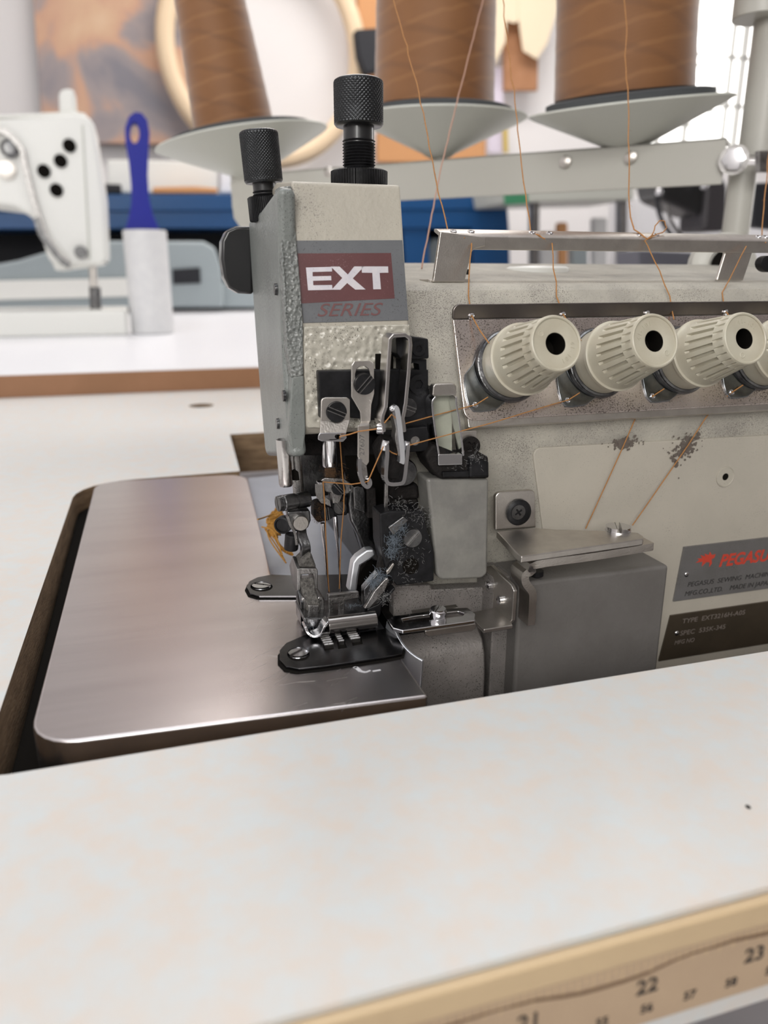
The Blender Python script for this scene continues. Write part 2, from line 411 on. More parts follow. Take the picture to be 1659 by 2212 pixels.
for k in range(-60, 130):
    x = p22.x + 3 + k * 26.1 / 16; tk.bx(x - .12, x + .12, fe - 1.72, fe - 1.58, p22.z + 8.5 - (3 if k % 2 == 0 else 1.6), p22.z + 8.5)
tk.build('tick_marks', M['tape'], mtp, smooth=False)
cr = MB(); cp = []
for k in range(90):
    x = -120 + k * 5; cp.append((x, fe - 1.66, p22.z + 6.0 + 1.2 * math.sin(k * .6) + random.uniform(-.4, .4)))
for seg in range(0, 88): cr.tube([cp[seg], cp[seg + 1]], .22 + .2 * abs(math.sin(seg * .37)), 5)
plab(cr.build('crack_line', mat('crack_brown', (.16, .10, .06), .8), mtp), 'dark wavy crack along the tape')

# ------------------------------------------------------------------ overlock machine
om = thing('overlock_machine', 'cream and grey industrial overlock sewing machine with a maroon label, sunk into the cream table', 'sewing machine', (120, 300, -62))
B = {}
HL, HR = 50.4, 88.0
XR = 330
# body casting: one profile (y, z) run along x
prof = [(263, -55), (263, 60), (258.5, 68), (259, 70), (275, 112), (277, 115.5), (281, 117.5), (300, 119), (340, 122.5), (380, 127), (396, 124), (400, 112), (400, -55)]
mb = MB().prism([(HR - 1, a, b) for a, b in prof], (XR - HR, 0, 0))
mb.build('body_casting', M['dusty_paint'], om, bevel=1.6, seg=3)
# head casting
hp = [(269.3, 150.2), (259, 104), (258, 100), (258, 71), (261, 67.5), (352, 66), (358, 100), (356, 146), (300, 153)]
hp = [(p.x, p.y) for p in round_poly([(a, b, 0) for a, b in hp], [2, 8, 0, 2, 3, 3, 0, 6, 0], 5)]
zlo = 103.2
head = MB().prism([(HL, a, b) for a, b in hp], (HR - HL, 0, 0))
head.build('head_casting', M['cream_paint'], om, bevel=.8, seg=3)
# stippled lower face of the head, under the label
st = [(652, 700), (886, 696), (889, 730), (893, 800), (893, 935), (662, 938), (660, 860)]
MB().prism(pq(257.9, [(656, 706), (886, 701), (890, 800), (893, 925), (664, 925), (660, 860)]), (0, 1.2, 0)).build('stippled_face', M['stipple'], om, bevel=.5, seg=2)
FS = dict(s=.2228, y0=259 - .05, z0=104)
def PF(px, py, off=0): q = P(px, py, **FS); return q + V((0, -.976, .2175)) * off
nF = V((0, -.976, .2175))
lab = MB().prism([PF(*q, .25) for q in [(637, 520), (869, 519), (882, 692), (655, 698)]], nF * -.6).build('head_label', M['label_grey'], om, bevel=.1)
MB().prism([PF(*q, .32) for q in [(640, 548), (844, 547), (852, 645), (648, 656)]], nF * -.1).build('maroon_panel', M['label_maroon'], lab, smooth=False)
def pxl(pts, sx=.3014, ox=460, oy=140): return [(ox + a * sx, oy + b * sx) for a, b in pts]
for nm, pts in (('letter_E', [(665, 1455), (850, 1450), (852, 1483), (712, 1487), (713, 1518), (845, 1515), (847, 1546), (716, 1550), (718, 1582), (852, 1580), (855, 1614), (680, 1618)]),
                ('letter_X', [(843, 1448), (905, 1448), (965, 1505), (1010, 1447), (1082, 1447), (1000, 1533), (1092, 1612), (1018, 1613), (960, 1566), (912, 1614), (848, 1614), (925, 1530)]),
                ('letter_T', [(1062, 1447), (1253, 1447), (1255, 1492), (1192, 1493), (1202, 1610), (1147, 1611), (1140, 1493), (1066, 1492)])):
    MB().prism([PF(*q, .42) for q in pxl(pts)], nF * -.1).build('label_lettering', M['foil'], lab, smooth=False)
a = PF(683, 684, .36); b = PF(826, 681, .36)
text_mesh('label_lettering', 'SERIES', a, (b - a), PF(683, 655) - PF(683, 684), 4.2, M['maroon_ink'], lab, .08, shear=.3, sx=1.0, bold=.0)
sl = bpy.data.objects[[o.name for o in bpy.data.objects if o.name.startswith('label_lettering')][-1]]
wd = max(v.co.x for v in sl.data.vertices) - min(v.co.x for v in sl.data.vertices)
x0_ = min(v.co.x for v in sl.data.vertices); kx = (b - a).length * SC / wd
for v in sl.data.vertices: v.co.x = x0_ + (v.co.x - x0_) * kx

# grey left cover : side profile traced on the plane of its outer face
XC = 44.6
side = [(600, 404), (592, 410), (560, 455), (541, 464), (536, 478), (543, 600), (552, 730), (562, 860), (572, 975), (575, 985), (628, 987), (623, 940), (612, 800), (604, 600)]
sp = [P(a, b, X=XC) for a, b in side]
MB().prism(sp, (5.9, 0, 0)).build('left_cover', M['grey_paint'], om, bevel=2.2, seg=4)
# front edge flange of the cover (stippled above, plain below)
fl = [(597, 404), (630, 400), (656, 806), (628, 812), (613, 800), (603, 600)]
def fpt(px, py, yy): return P(px, py, Y=yy)
def ycov(py): return 268.2 - (py - 402) * 10.7 / 295 if py < 697 else 257.4
MB().prism([fpt(a, b, ycov(b) - .3) for a, b in [(601, 404), (631, 401), (648, 600), (654, 697), (656, 812), (630, 818), (622, 760), (610, 600), (604, 480)]], (0, 8, 0)).build('cover_flange', M['grey_stip'], om, bevel=.7, seg=3)
MB().prism([fpt(a, b, 257.2) for a, b in [(630, 814), (657, 810), (661, 930), (655, 985), (632, 986), (624, 930)]], (0, 10, 0)).build('cover_flange', M['grey_paint'], om, bevel=.7, seg=3)
for (sx_, sy_) in ((604, 625), (622, 855), (608, 915)):
    q = P(sx_ - 6, sy_, X=XC - .1); MB().screw(q, (-1, 0, 0), 2.0, .9, 'slot', .5).build('cover_screw', M['dark_steel'], om)
# pad handle behind the cover
hpd = [P(a, b, Y=335) for a, b in [(540, 488), (510, 488), (490, 497), (479, 520), (478, 560), (484, 600), (495, 622), (515, 634), (548, 636), (548, 488)]]
MB().prism(hpd, (0, 12, 0)).build('release_handle', M['black_plastic'], om, bevel=2.4, seg=4)

# knurled regulating screws
def knurl_screw(cx_, ytop, ybot, yb, hw, neck_hw, thread_y, nut, Y, tilt=0, nm='pressure_screw'):
    c = P(cx_, yb, Y=Y); mm = (P(cx_ + 100, yb, Y=Y) - P(cx_, yb, Y=Y)).x / 100
    def hz(py): return P(cx_, py, Y=Y).z - c.z
    ax = V((math.sin(tilt), 0, math.cos(tilt)))
    root = MB()
    R0 = hw * mm; kk = 40; n = 240
    H0, H1 = hz(ybot), hz(ytop)
    prf = [(R0 * .55, H0 + .2), (R0 * .93, H0), (R0, H0 + .8)]; rows = int((H1 - H0 - 2.0) / (2 * math.pi * R0 / 40 / 6))
    for i in range(rows + 1): prf.append((R0, H0 + .9 + (H1 - H0 - 2.0) * i / rows))
    prf += [(R0 * .97, H1 - .5), (R0 * .88, H1), (R0 * .4, H1 + .1)]
    nr = len(prf)
    pit = 2 * math.pi * R0 / kk
    def mod(r, an, i):
        if i < 3 or i > nr - 4: return r
        t = prf[i][1] / pit
        a = abs(((an / (2 * math.pi) * kk + t) % 1) - .5) * 2; b = abs(((an / (2 * math.pi) * kk - t) % 1) - .5) * 2
        return r - .38 * max(1 - a * 2.0, 1 - b * 2.0, 0)
    rt = root.lathe(prf, c, ax, n, mod).build(nm, M['black_knurl'], om, ang=60)
    rn = neck_hw * mm
    MB().lathe([(rn, hz(thread_y) - 1), (rn, H0 + 1)], c, ax, 32).build('screw_neck', M['black_plastic'], rt)
    pr = []; T = hz(thread_y); z = 0
    while z < T: pr += [(rn * 1.08, z), (rn * .97, z + .5)]; z += 1.0
    MB().lathe(pr, c, ax, 32).build('screw_thread', M['black_ox'], rt, ang=80)
    nr_, nt, nb = nut
    MB().lathe([(nr_ * mm * .93, hz(nb)), (nr_ * mm, hz(nb) + .4), (nr_ * mm, hz(nt) - .5), (nr_ * mm * .9, hz(nt))], c, ax, 240,
               lambda r, an, i: r - (.35 if (int(an / (2 * math.pi) * 120) % 2) else 0)).build('lock_nut', M['black_ox'], rt, ang=50)
knurl_screw(776, 172, 274, 402, 49.5, 31, 305, (58, 368, 408), 296)
knurl_screw(578, 283, 396, 470, 40, 24, 415, (38, 424, 478), 312, -.07)

# tension plate, leaning back
TS = dict(s=.4, y0=255.3, z0=70)
nT = V((0, -1, .4)).normalized(); uT = V((0, .4, 1)).normalized()
def PT(px, py, off=0): return P(px, py, **TS) + nT * off
tpl = [PT(*q) for q in [(976, 690), (1659, 686)]]
x0t, x1t = PT(976, 690).x, 300
def tp(x, z, off=0): return V((x, 255.3 + .4 * (z - 70), z)) + nT * off
zt = PT(1200, 688).z; zb = PT(1100, 905).z
tpp = round_poly([tp(x0t, zt, .9), tp(x1t, zt, .9), tp(x1t, zb, .9), tp(x0t, zb, .9)], [0, 0, 0, 4])
MB().prism(tpp, nT * -1.4).build('tension_plate', M['tension_plate'], om, bevel=.45, seg=3)
tp_o = bpy.data.objects['tension_plate']
zf = P(1200, 655, Y=270).z
flp = [tp(x0t, zt, .9), tp(x1t, zt, .9), V((x1t, 268.5, zf)), V((x0t, 268.5, zf))]
flp = round_poly(flp, [0, 0, 0, 4])
flange = MB().prism(flp, V((0, 1.3, .1))).build('top_flange', mat('dark_reflection_flange', (.20, .18, .17), .25, 1, (.16, .14, .13), 80), tp_o, bevel=.5, seg=3)  # dark reflection painted into the flange's base colour
MB().prism([tp(x0t + 1.5, zb + 2, .2), tp(x1t, zb + 2, .2), tp(x1t, zb - 2.2, .2), tp(x0t + 1.5, zb - 2.2, .2)], nT * -3).build('backing_strip', M['satin'], tp_o, bevel=.3)
EY = [115.3, 152.8, 190.0, 227.1, 264.3]
for x in EY:
    q = P(1008, 668, Y=268); c = V((x + .0, 268.6, zf - 4.2))
    MB().lathe([(1.25, 0), (1.25, .5), (.9, .9), (.7, .6)], c, (0, -1, -.25), 20).build('eyelet', M['chrome'], tp_o)

# tension knobs
kax = V((0.02, -1, .33)).normalized()
def tension_knob(i, x, ang):
    base = tp(x, 88.2, .9)
    up_ = (V((0, 0, 1)) - kax * kax.z).normalized(); rt_ = up_.cross(-kax).normalized()
    if rt_.x < 0: rt_ = -rt_
    L = 35.5
    n = 240; ng = 22
    prof = [(12.0, 3.2), (12.1, 3.6), (12.1, 11.0), (12.9, 11.3), (13.0, 12.0), (13.0, 12.8), (12.4, 13.1), (12.3, 13.3), (12.0, 14.6), (11.7, 17.0)]
    g0 = len(prof)
    for k in range(13): prof.append((11.65 - (11.65 - 9.9) * k / 12, 17.4 + k * 1.05))
    g1 = len(prof)
    prof += [(9.65, 31.2), (9.6, 31.4)]
    t0 = len(prof)
    prof += [(9.55, 33.4), (9.45, 34.6), (9.15, 35.3), (8.7, 35.5), (8.35, 35.2), (8.3, 34.7), (3.9, 34.7), (3.7, 34.6), (3.65, 34.2), (3.6, 25), (.01, 25)]
    def mod(r, an, i):
        ph = (an / (2 * math.pi) * ng) % 1
        if g0 < i < g1 - 1: return r - (1.05 if ph < .36 else 0)
        if g1 - 1 < i <= t0: return r - (.5 if ph > .75 else 0)
        return r
    kn = MB().lathe(prof, base, kax, n, mod, cap=True).build('tension_knob', M['beige_plastic'], om, ang=40)
    MB().lathe([(3.62, 25), (3.62, 34.5), (3.5, 34.5), (3.5, 25.1)], base, kax, 32, cap=False).build('bore', M['hole_black'], kn)
    MB().lathe([(3.6, 24.6), (3.6, 27)], base, kax, 32).build('shaft_end', M['hole_black'], kn)
    MB().lathe([(13.4, .6), (13.6, 1.0), (13.2, 2.1), (12.4, 2.4), (12.5, 2.8), (13.0, 3.1), (12.4, 3.6), (11.5, 3.7)], base, kax, 64).build('tension_disc', M['dark_steel'], kn)
    # dimple and moulded number on the end face
    da = ang
    c = base + kax * 34.72 + (rt_ * math.cos(da) + up_ * math.sin(da)) * 6.1
    MB().lathe([(1.1, 0), (.95, .14), (.75, .1), (.6, -.1)], c, kax, 20).build('dimple', M['beige_plastic'], kn)
    body = '41-101'
    for j, ch in enumerate(body):
        a2 = da + math.pi + (2.5 - j) * .245
        rd = rt_ * math.cos(a2) + up_ * math.sin(a2); td = rt_ * math.sin(a2) - up_ * math.cos(a2)
        o_ = base + kax * 34.72 + rd * 5.4 - td * .45
        text_mesh('moulded_digit', ch, o_, td, rd, 1.5, M['beige_plastic'], kn, .3)
    # metal thread tab under the knob
    dx = x - EY[0] - 12.5
    tabp = [PT(*q, 1.6) + V((dx, 0, 0)) for q in [(1030, 760), (1017, 790), (1001, 811), (999, 831), (1003, 858), (1009, 879), (1020, 891), (1035, 892), (1066, 888), (1092, 868), (1110, 820)]]
    tabo = MB().prism(tabp, nT * -.9).build('thread_tab', M['tab_dark'], kn, bevel=.35, seg=3)
    MB().lathe([(1.1, 0), (1.1, .35), (.8, .5), (.65, .2)], PT(1023, 877, 1.6) + V((dx, 0, 0)), nT, 16).build('eyelet', M['chrome'], kn)
    return base
KB = [tension_knob(i, EY[i] + 12.5, (2.55, -.75, -1.85, 2.6, .4)[i]) for i in range(5)]

# lower body: raised panel, port, stains, nameplates
MB().prism(round_poly(pq(262.2, [(1150, 968), (1700, 938), (1700, 1520), (1180, 1520), (1172, 1140)]), [3, 0, 0, 0, 3]), (0, 2, 0)).build('raised_panel', mat('smooth_cream_paint', (.46, .425, .365), .45, 0, (.42, .39, .335), 30, .15, 700, speck=.15, spc=(.25, .22, .2)), om, bevel=.5, seg=3)
q = P(1567, 1030, Y=262)
MB().lathe([(4.6, -.3), (4.5, .25), (4.2, .35), (4.0, .1), (1.6, .1), (1.5, -.3)], q, (0, -1, 0), 40).build('screw_port', M['cream_paint'], om)
MB().lathe([(1.5, 0), (1.3, .15)], q, (0, -1, 0), 24).build('port_hole', M['hole_black'], om)
def stain(cx_, cy_, w_, h_, sl):
    m_ = MB()
    for k in range(150):
        a = random.gauss(0, .36); b_ = random.gauss(0, .34) + abs(random.gauss(0, .15))
        c = P(cx_ + a * w_ - b_ * h_ * sl, cy_ + b_ * h_, Y=262.15 - k * .004); r = random.uniform(.15, 1.5) * (1 - min(.7, abs(a)))
        pts = [c + V((math.cos(t) * r * random.uniform(.6, 1.3), 0, math.sin(t) * r * random.uniform(.5, 1.2))) for t in [k2 * math.pi / 4 for k2 in range(8)]]
        m_.add(pts, [list(range(8))])
    m_.build('grease_stain', mat('grease_brown', (.13, .108, .092), .6), om, smooth=False)
stain(1350, 955, 38, 18, .5); stain(1484, 960, 44, 44, .6)
npl = [P(a, b, Y=261.6) for a, b in [(1478, 1182), (1900, 1128), (1890, 1230), (1455, 1300)]]
# nameplates have square corners in space
def rectplate(x0, x1, z0_, z1_, Y, th, name, m, lean=0):
    return MB().prism([(x0, Y, z0_), (x1, Y, z0_), (x1, Y + lean, z1_), (x0, Y + lean, z1_)], (0, th, 0)).build(name, m, om, bevel=.2)
A1 = P(1468, 1182, Y=261.4); A2 = P(1455, 1300, Y=261.4)
npo = MB().prism([P(a, b, Y=261.4) for a, b in [(1478, 1182), (1659, 1163), (1659, 1275), (1455, 1300)]] , (0, 1, 0))
x1n = 320
zt_, zb_ = P(1478, 1182, Y=261.4).z, P(1455, 1300, Y=261.4).z
xa, xb = P(1478, 1182, Y=261.4).x, P(1455, 1300, Y=261.4).x
plt1 = MB().prism([(xb - 0, 261.4, zb_), (x1n, 261.4, zb_), (x1n, 261.4, zt_), (xa, 261.4, zt_)], (0, 1.2, 0)).build('nameplate', M['nameplate'], om, bevel=.2)
zt2, zb2 = P(1449, 1330, Y=261.4).z, -45
plt2 = MB().prism([(xb - 4, 261.4, zb2), (x1n, 261.4, zb2), (x1n, 261.4, zt2), (xb - .6, 261.4, zt2)], (0, 1.2, 0)).build('nameplate', M['brownplate'], om, bevel=.2)
plt2['label'] = 'brown lower nameplate'
def wtext(body, px, py, h, m, par, sh=0, sx=1, bold=0, Y=261.3):
    text_mesh('plate_lettering', body, P(px, py, Y=Y), (1, 0, 0), (0, 0, 1), h, m, par, .08, sh, sx=sx, bold=bold)
wtext('PEGASUS', 1552, 1224, 5.4, M['red_ink'], plt1, .25, .95, .03)
wtext('PEGASUS  SEWING  MACHINE', 1484, 1268, 2.2, M['black_ink'], plt1, .2, 1.08)
wtext('MFG.CO.,LTD.    MADE IN JAPAN', 1478, 1288, 2.2, M['black_ink'], plt1, .2, 1.02)
horse = [(1506, 1207), (1517, 1206), (1513, 1199), (1524, 1202), (1522, 1196), (1531, 1199), (1534, 1192), (1538, 1199), (1546, 1197), (1543, 1205), (1537, 1208), (1538, 1217), (1532, 1225), (1533, 1215), (1526, 1214), (1516, 1224), (1518, 1213), (1503, 1216), (1511, 1210)]
MB().prism(pq(261.3, horse), (0, .1, 0)).build('winged_horse_emblem', M['red_ink'], plt1, smooth=False)
wtext('TYPE  EXT3216H-A05', 1473, 1347, 2.2, M['pale_ink'], plt2, .1, 1.15)
wtext('SPEC  535K-345', 1468, 1373, 2.2, M['pale_ink'], plt2, .1, 1.15)
wtext('MFG NO', 1456, 1393, 2.0, M['pale_ink'], plt2, .2, .95)
for a_, pl in (((1483, 1241), plt1), ((1462, 1368), plt2)):
    MB().ball(P(*a_, Y=261.4), 1.2, 8, (1, .5, 1)).build('rivet', M['chrome'], pl)

# grey cover box in front of the body
zgt = P(1290, 1240, Y=238).z; gx0, gx1 = P(1120, 1300, Y=238).x, P(1437, 1300, Y=238).x
MB().bx(gx0, gx1, 238, 262, -55, zgt).build('front_cover', M['greybox'], om, bevel=1.6, seg=4)
gl = P(1065, 1300, Y=246)
MB().bx(P(1063, 1350, Y=246).x, gx0 + .5, 246, 262, -55, 12).build('cover_side_panel', M['taupe'], om, bevel=.8, seg=3)
# taupe front panel left of it and the rounded shelf below
tz = P(990, 1262, Y=256).z
MB().prism(pq(256, [(850, 1272), (862, 1266), (930, 1264), (934, 1274), (1062, 1268), (1062, 1500), (850, 1500)]), (0, 6, 0)).build('lower_front_panel', M['taupe'], om, bevel=.6, seg=3)
MB().prism([(P(860, 1420, Y=248).x, y, z) for y, z in [(256, -9), (251, -10), (246.5, -13), (244, -18), (243, -26), (243, -55), (258, -55), (258, -9)]], (34, 0, 0)).build('lower_shelf', M['taupe'], om, bevel=1.2, seg=3)
MB().bx(45, 320, 190, 480, -62, -55).build('gap_dark_block', M['black_dirt'], om, bevel=1)  # black floor added under the cutout so its gaps stay dark
MB().bx(-46, 45, 190, 487, -62, -12).build('gap_dark_block', M['hole_black'], om, bevel=1)  # raised black block, puts the shade of the gap beside the cloth plate
# handle rail with thread holes on top
zr = P(960, 498, Y=292).z + .3
rx0 = P(952, 500, Y=292).x; rx1 = 330
rail = MB()
rpr = [(289.4, zr - 2.6), (290.0, zr - 1.9), (297, zr + .6), (299.5, zr + .7), (299.5, zr - .4), (291.2, zr - 3.2), (291.2, zr - 7.2), (289.8, zr - 7.2)]
rail = MB().prism([(rx0, a, b) for a, b in rpr], (rx1 - rx0, 0, 0)).build('thread_rail', M['satin'], om, bevel=.3, seg=3)
def rleg(pts, Y, th):
    MB().prism(pq(Y, pts), (0, th, 0)).build('rail_leg', M['satin'], rail, bevel=.5, seg=3)
rleg([(951, 500), (1050, 512), (1050, 532), (1024, 538), (1018, 548), (1004, 610), (935, 610)], 289.3, 1.8)
rleg([(1560, 530), (1630, 530), (1626, 545), (1606, 606), (1548, 606), (1566, 548)], 290.4, 1.6)
MB().bx(P(920, 600, Y=294).x, P(1010, 600, Y=294).x, 291, 302, 117.5, 119.5).build('rail_foot', M['satin'], rail, bevel=.3)
MB().screw(P(1000, 600, Y=296) + V((0, 0, 1.2)), (0, 0, 1), 2.6, 2.0).build('rail_screw', M['black_ox'], rail)
for px_ in (980, 1018, 1150, 1188, 1382, 1418, 1640, 1655):
    q = P(px_, 500, Y=294); q.z = zr - .45
    MB().lathe([(1.5, 0), (1.4, .3), (1.1, .35), (.9, .1)], q, (0, -.34, .94), 18).build('eyelet', M['chrome'], rail)
MB().lathe([(15, 0), (15, 2.2), (13.5, 3), (4, 3.4)], (185, 352, 122.2), (0, 0, 1), 40).build('oil_lid', M['white_gloss'], om)
# drive pulley cover seen behind the rail
q = P(1565, 555, Y=372)
MB().lathe([(19, 0), (19, 6), (15, 9), (11, 9.4), (10, 7)], q + V((9, 14, -6)), (-.25, -1, .1), 40).build('pulley_cover', M['bar_paint'], om)
MB().lathe([(9.8, 0), (9.8, 1.6)], q + V((6.9, 4.8, -5)), (-.25, -1, .1), 32).build('pulley_recess', M['hole_black'], om)
MB().lathe([(3.4, 0), (3.4, 3)], q + V((6.4, 3.0, -5)), (-.25, -1, .1), 24).build('pulley_bolt', M['mid_steel'], om)
plate('rail_knob', circ(1662, 570, 18), 288, 4, M['black_ox'], om)

# cloth plate (steel table around the needle area)
def pz(z, pts): return [P(a, b, Z=z) for a, b in pts]
cpp = [(-37.5, 198.5, 1), (73.5, 192.0, 1)]
cp_out = round_poly(pz(1, [(56, 1613), (925, 1503), (880, 1440), (846, 1388), (838, 1345), (735, 1352), (700, 1330), (640, 1255), (586, 1240), (557, 1120), (532, 1023), (206, 1041)]), [14, 1, 4, 2, 0, 0, 0, 0, 0, 10, 15, 15])
plt = MB().prism(cp_out, (0, 0, -17)).build('cloth_plate', M['plate_steel'], om, bevel=4.0, seg=8, ang=25)
sc_ = MB()
for (x0_, y0_, x1_, y1_, ww) in ((764, 1443, 770, 1441, 1.6), (768, 1441, 779, 1450, 1.9), (779, 1450, 790, 1452, 1.3), (790, 1452, 800, 1448, 1.0), (805, 1450, 822, 1447, 1.1), (790, 1427, 808, 1424, .8)):
    a = P(x0_, y0_, Z=1.03); b = P(x1_, y1_, Z=1.03)
    sc_.ribbon([a, b], (b - a).cross(V((0, 0, 1))).normalized() * ww * .7, .05)
plab(sc_.build('chalk_mark', mat('white_chalk', (.55, .55, .57), .8), plt, smooth=False), 'small white chalk marks')
hs = MB()
for k in range(46):
    c = P(random.uniform(520, 760), random.uniform(1290, 1540), Z=1.02); an = random.choice((.5, .62, -.2, .9)) + random.gauss(0, .2); L_ = random.uniform(2, 13)
    d = V((math.cos(an), math.sin(an), 0)); sd = V((-d.y, d.x, 0)); bw = random.uniform(-.6, .6)
    hs.ribbon([c, c + d * L_ * .5 + sd * bw, c + d * L_], sd * random.uniform(.035, .07), .02)
hs.build('scratches', mat('fine_scratch', (.66, .64, .62), .35, 1), plt, smooth=False)

# needle plate
npz = 2.2
npp = pz(npz, [(640, 1243), (586, 1241), (556, 1247), (538, 1256), (533, 1268), (540, 1281), (560, 1287), (650, 1287), (668, 1320), (672, 1366), (646, 1377), (618, 1389), (604, 1405), (604, 1424), (618, 1439), (645, 1444), (700, 1438), (830, 1419), (868, 1412), (872, 1398), (840, 1345), (800, 1280), (760, 1240)])
hF = circ(645, 1413, 24.5, 24, 15.2); hR = circ(565, 1267, 24, 24, 10.8)
slots = [[(694, 1375), (716, 1373), (722, 1402), (701, 1406)], [(725, 1375), (741, 1373), (750, 1399), (731, 1402)], [(752, 1362), (776, 1359), (784, 1391), (762, 1395)]]
MB().prism([p + V((-.9 if p.x < 62 else .3, -1.3 if p.y < 250 else -.7, -1.0)) for p in npp], (0, 0, -.1)).build('plate_gap', M['hole_black'], om, smooth=False)
npl_o = MB().prism(npp[:0] + npp, (0, 0, -1.8), [pz(npz, hF), pz(npz, hR)] + [pz(npz, s_) for s_ in slots]).build('needle_plate', mat('dark_reflecting_plate', (.115, .115, .12), .2, 1, (.095, .095, .10), 80, .03, 900), om, bevel=.5, seg=3)  # base colour darkened to carry the plate's dark reflection
for (a, b, r, an) in ((645, 1413, 3.6, -.95), (565, 1267, 4.0, .95)):
    q = P(a, b, Z=1.0); MB().screw(q, (0, 0, 1), r, 1.0, 'slot', an + math.pi / 2).build('plate_screw', M['chrome'], npl_o)
# feed dogs : stepped rows of teeth
def feed(pxc, pyc, w_, n, m_):
    mb = MB(); c = P(pxc, pyc, Z=2.2)
    for k in range(n):
        y = c.y + k * 1.7
        prf = [(y, 0), (y, 2.6), (y + .5, 2.9), (y + 1.7, 1.9), (y + 1.7, 0)]
        mb.prism([(c.x, a, b) for a, b in prf], (w_, 0, 0))
    mb.build('feed_dog', m_, om, bevel=.12)
feed(701, 1396, 3.2, 6, M['mid_steel']); feed(732, 1388, 1.9, 5, M['mid_steel']); feed(758, 1383, 3.4, 7, M['mid_steel']); feed(797, 1360, 1.6, 2, M['satin'])
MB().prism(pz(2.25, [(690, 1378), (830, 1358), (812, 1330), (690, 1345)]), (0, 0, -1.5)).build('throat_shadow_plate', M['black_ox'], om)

# pale sheet behind the needles (chip chute)
MB().prism(pz(-4, [(536, 1033), (600, 1026), (760, 1000), (840, 1010), (850, 1290), (700, 1300), (640, 1250), (578, 1246), (548, 1120)]), (0, 0, -1.2)).build('chute_sheet', M['blue_white'], om, smooth=False)
MB().bx(36.5, 54, 281, 283, -3.8, 0).build('chute_lip', M['blue_white'], om)

# ---- head front hardware
zs = lambda pts: [(640 + a * .2532, 680 + b * .2532) for a, b in pts]
plate('mounting_bar', zs([(188, 480), (1040, 462), (1040, 860), (900, 900), (640, 900), (470, 880), (205, 885)]), 254, 4, M['black_ox'], om, .5)
vb = plate('vertical_block', zs([(895, 385), (1110, 380), (1112, 470), (1125, 470), (1125, 870), (1118, 975), (905, 1000)]), 251.5, 6, M['black_ox'], om, .5, holes=[zs([(955, 470), (960, 425), (1000, 408), (1045, 420), (1052, 470)])])
plate('upper_block', zs([(850, 195), (960, 180), (1130, 205), (1135, 375), (900, 385), (860, 330)]), 249, 8, M['black_ox'], om, .6)
MB().screw(P(903, 753, Y=249), (0, -1, 0), 2.4, 1.0, 'hex').build('socket_screw', M['black_ox'], om)
MB().screw(P(901, 829, Y=251.5), (0, -1, 0), 3.3, 1.6, 'hex').build('socket_screw', M['black_ox'], om)
MB().screw(P(880, 880, Y=251.5), (0, -1, 0), 3.3, .9, 'slot', 1.2).build('slotted_screw', M['dark_steel'], om)
plate('lower_block', zs([(900, 975), (1120, 950), (1135, 1020), (1135, 1165), (960, 1175), (900, 1100)]), 248.5, 7, M['black_ox'], om, .6)
MB().screw(P(896, 952, Y=248.5), (0, -1, 0), 1.6, .4, 'hex').build('socket_screw', M['mid_steel'], om)
plate('dark_recess', zs([(682, 335), (830, 332), (830, 462), (682, 462)]), 256.6, 2, M['hole_black'], om, .2)
# thread clip with eye, left
cl = plate('thread_clip', zs([(222, 715), (250, 705), (435, 705), (460, 725), (460, 905), (208, 915), (212, 735)]), 250.5, .9, M['satin'], om, .3)
ya, yb_ = 250.9, 247.0
MB().prism([P(*q, Y=y) for q, y in zip(zs([(208, 905), (460, 895), (425, 1020), (200, 1030)]), (250.5, 250.5, 248.2, 248.2))], (0, .9, 0)).build('clip_bend', M['satin'], cl, bevel=.25)
hole = [P(*q, Y=247.6) for q in [(640 + (355 + 26 * math.cos(t * .6283)) * .2532, 680 + (1040 + 20 * math.sin(t * .6283)) * .2532) for t in range(10)]]
MB().prism(pq(247.6, zs([(200, 1010), (425, 1005), (432, 1050), (400, 1085), (215, 1080), (186, 1065), (188, 1035)])), (0, .9, 0), [hole]).build('clip_lip', M['chrome'], cl, bevel=.25)
MB().screw(P(726, 889, Y=250.5), (0, -1, 0), 3.5, 1.5, 'slot', 1.15).build('clip_screw', M['black_ox'], cl)
# middle clip
arc = [(505, 510), (515, 465), (545, 440), (585, 440), (620, 465), (632, 510), (632, 580), (505, 580)]
c2 = plate('thread_guide_clip', zs([(470, 430), (492, 398), (640, 393), (665, 412), (668, 670), (642, 770), (636, 912), (552, 918), (545, 830), (470, 700)]), 249.5, .9, M['satin'], om, .3, holes=[zs(arc)])
MB().screw(P(786, 829, Y=249.5), (0, -1, 0), 3.6, 1.7, 'slot', -.75).build('clip_screw', M['black_ox'], c2)
MB().ribbon([P(*zs([(594, 915)])[0], Y=249.8), P(*zs([(580, 935)])[0], Y=247.5), P(*zs([(578, 955)])[0], Y=247)], (3.2, 0, 0), .8).build('clip_step', M['satin'], c2)
plate('clip_finger', zs([(525, 945), (625, 932), (622, 1255), (600, 1290), (555, 1250), (525, 1215)]), 246.8, .8, M['satin'], c2, .25)
a = P(*zs([(580, 1200)])[0], Y=246.75)
text_mesh('stamped_number', '27607', a, (0, 0, 1), (-1, 0, 0), 1.6, M['mid_steel'], c2, .1, sx=1.25)
hk = [(540, 1225), (535, 1290), (548, 1380), (570, 1440), (600, 1465), (622, 1450), (626, 1420), (612, 1395)]
MB().ribbon(smooth_path([P(*q, Y=246.5) for q in zs(hk)], 5), (0, 1.6, 0), 1.3).build('hook_end', M['chrome'], c2, bevel=.3)
plate('hook_web', zs([(550, 1240), (600, 1290), (612, 1380), (585, 1420), (562, 1370)]), 247.2, .8, M['mid_steel'], c2, .1)
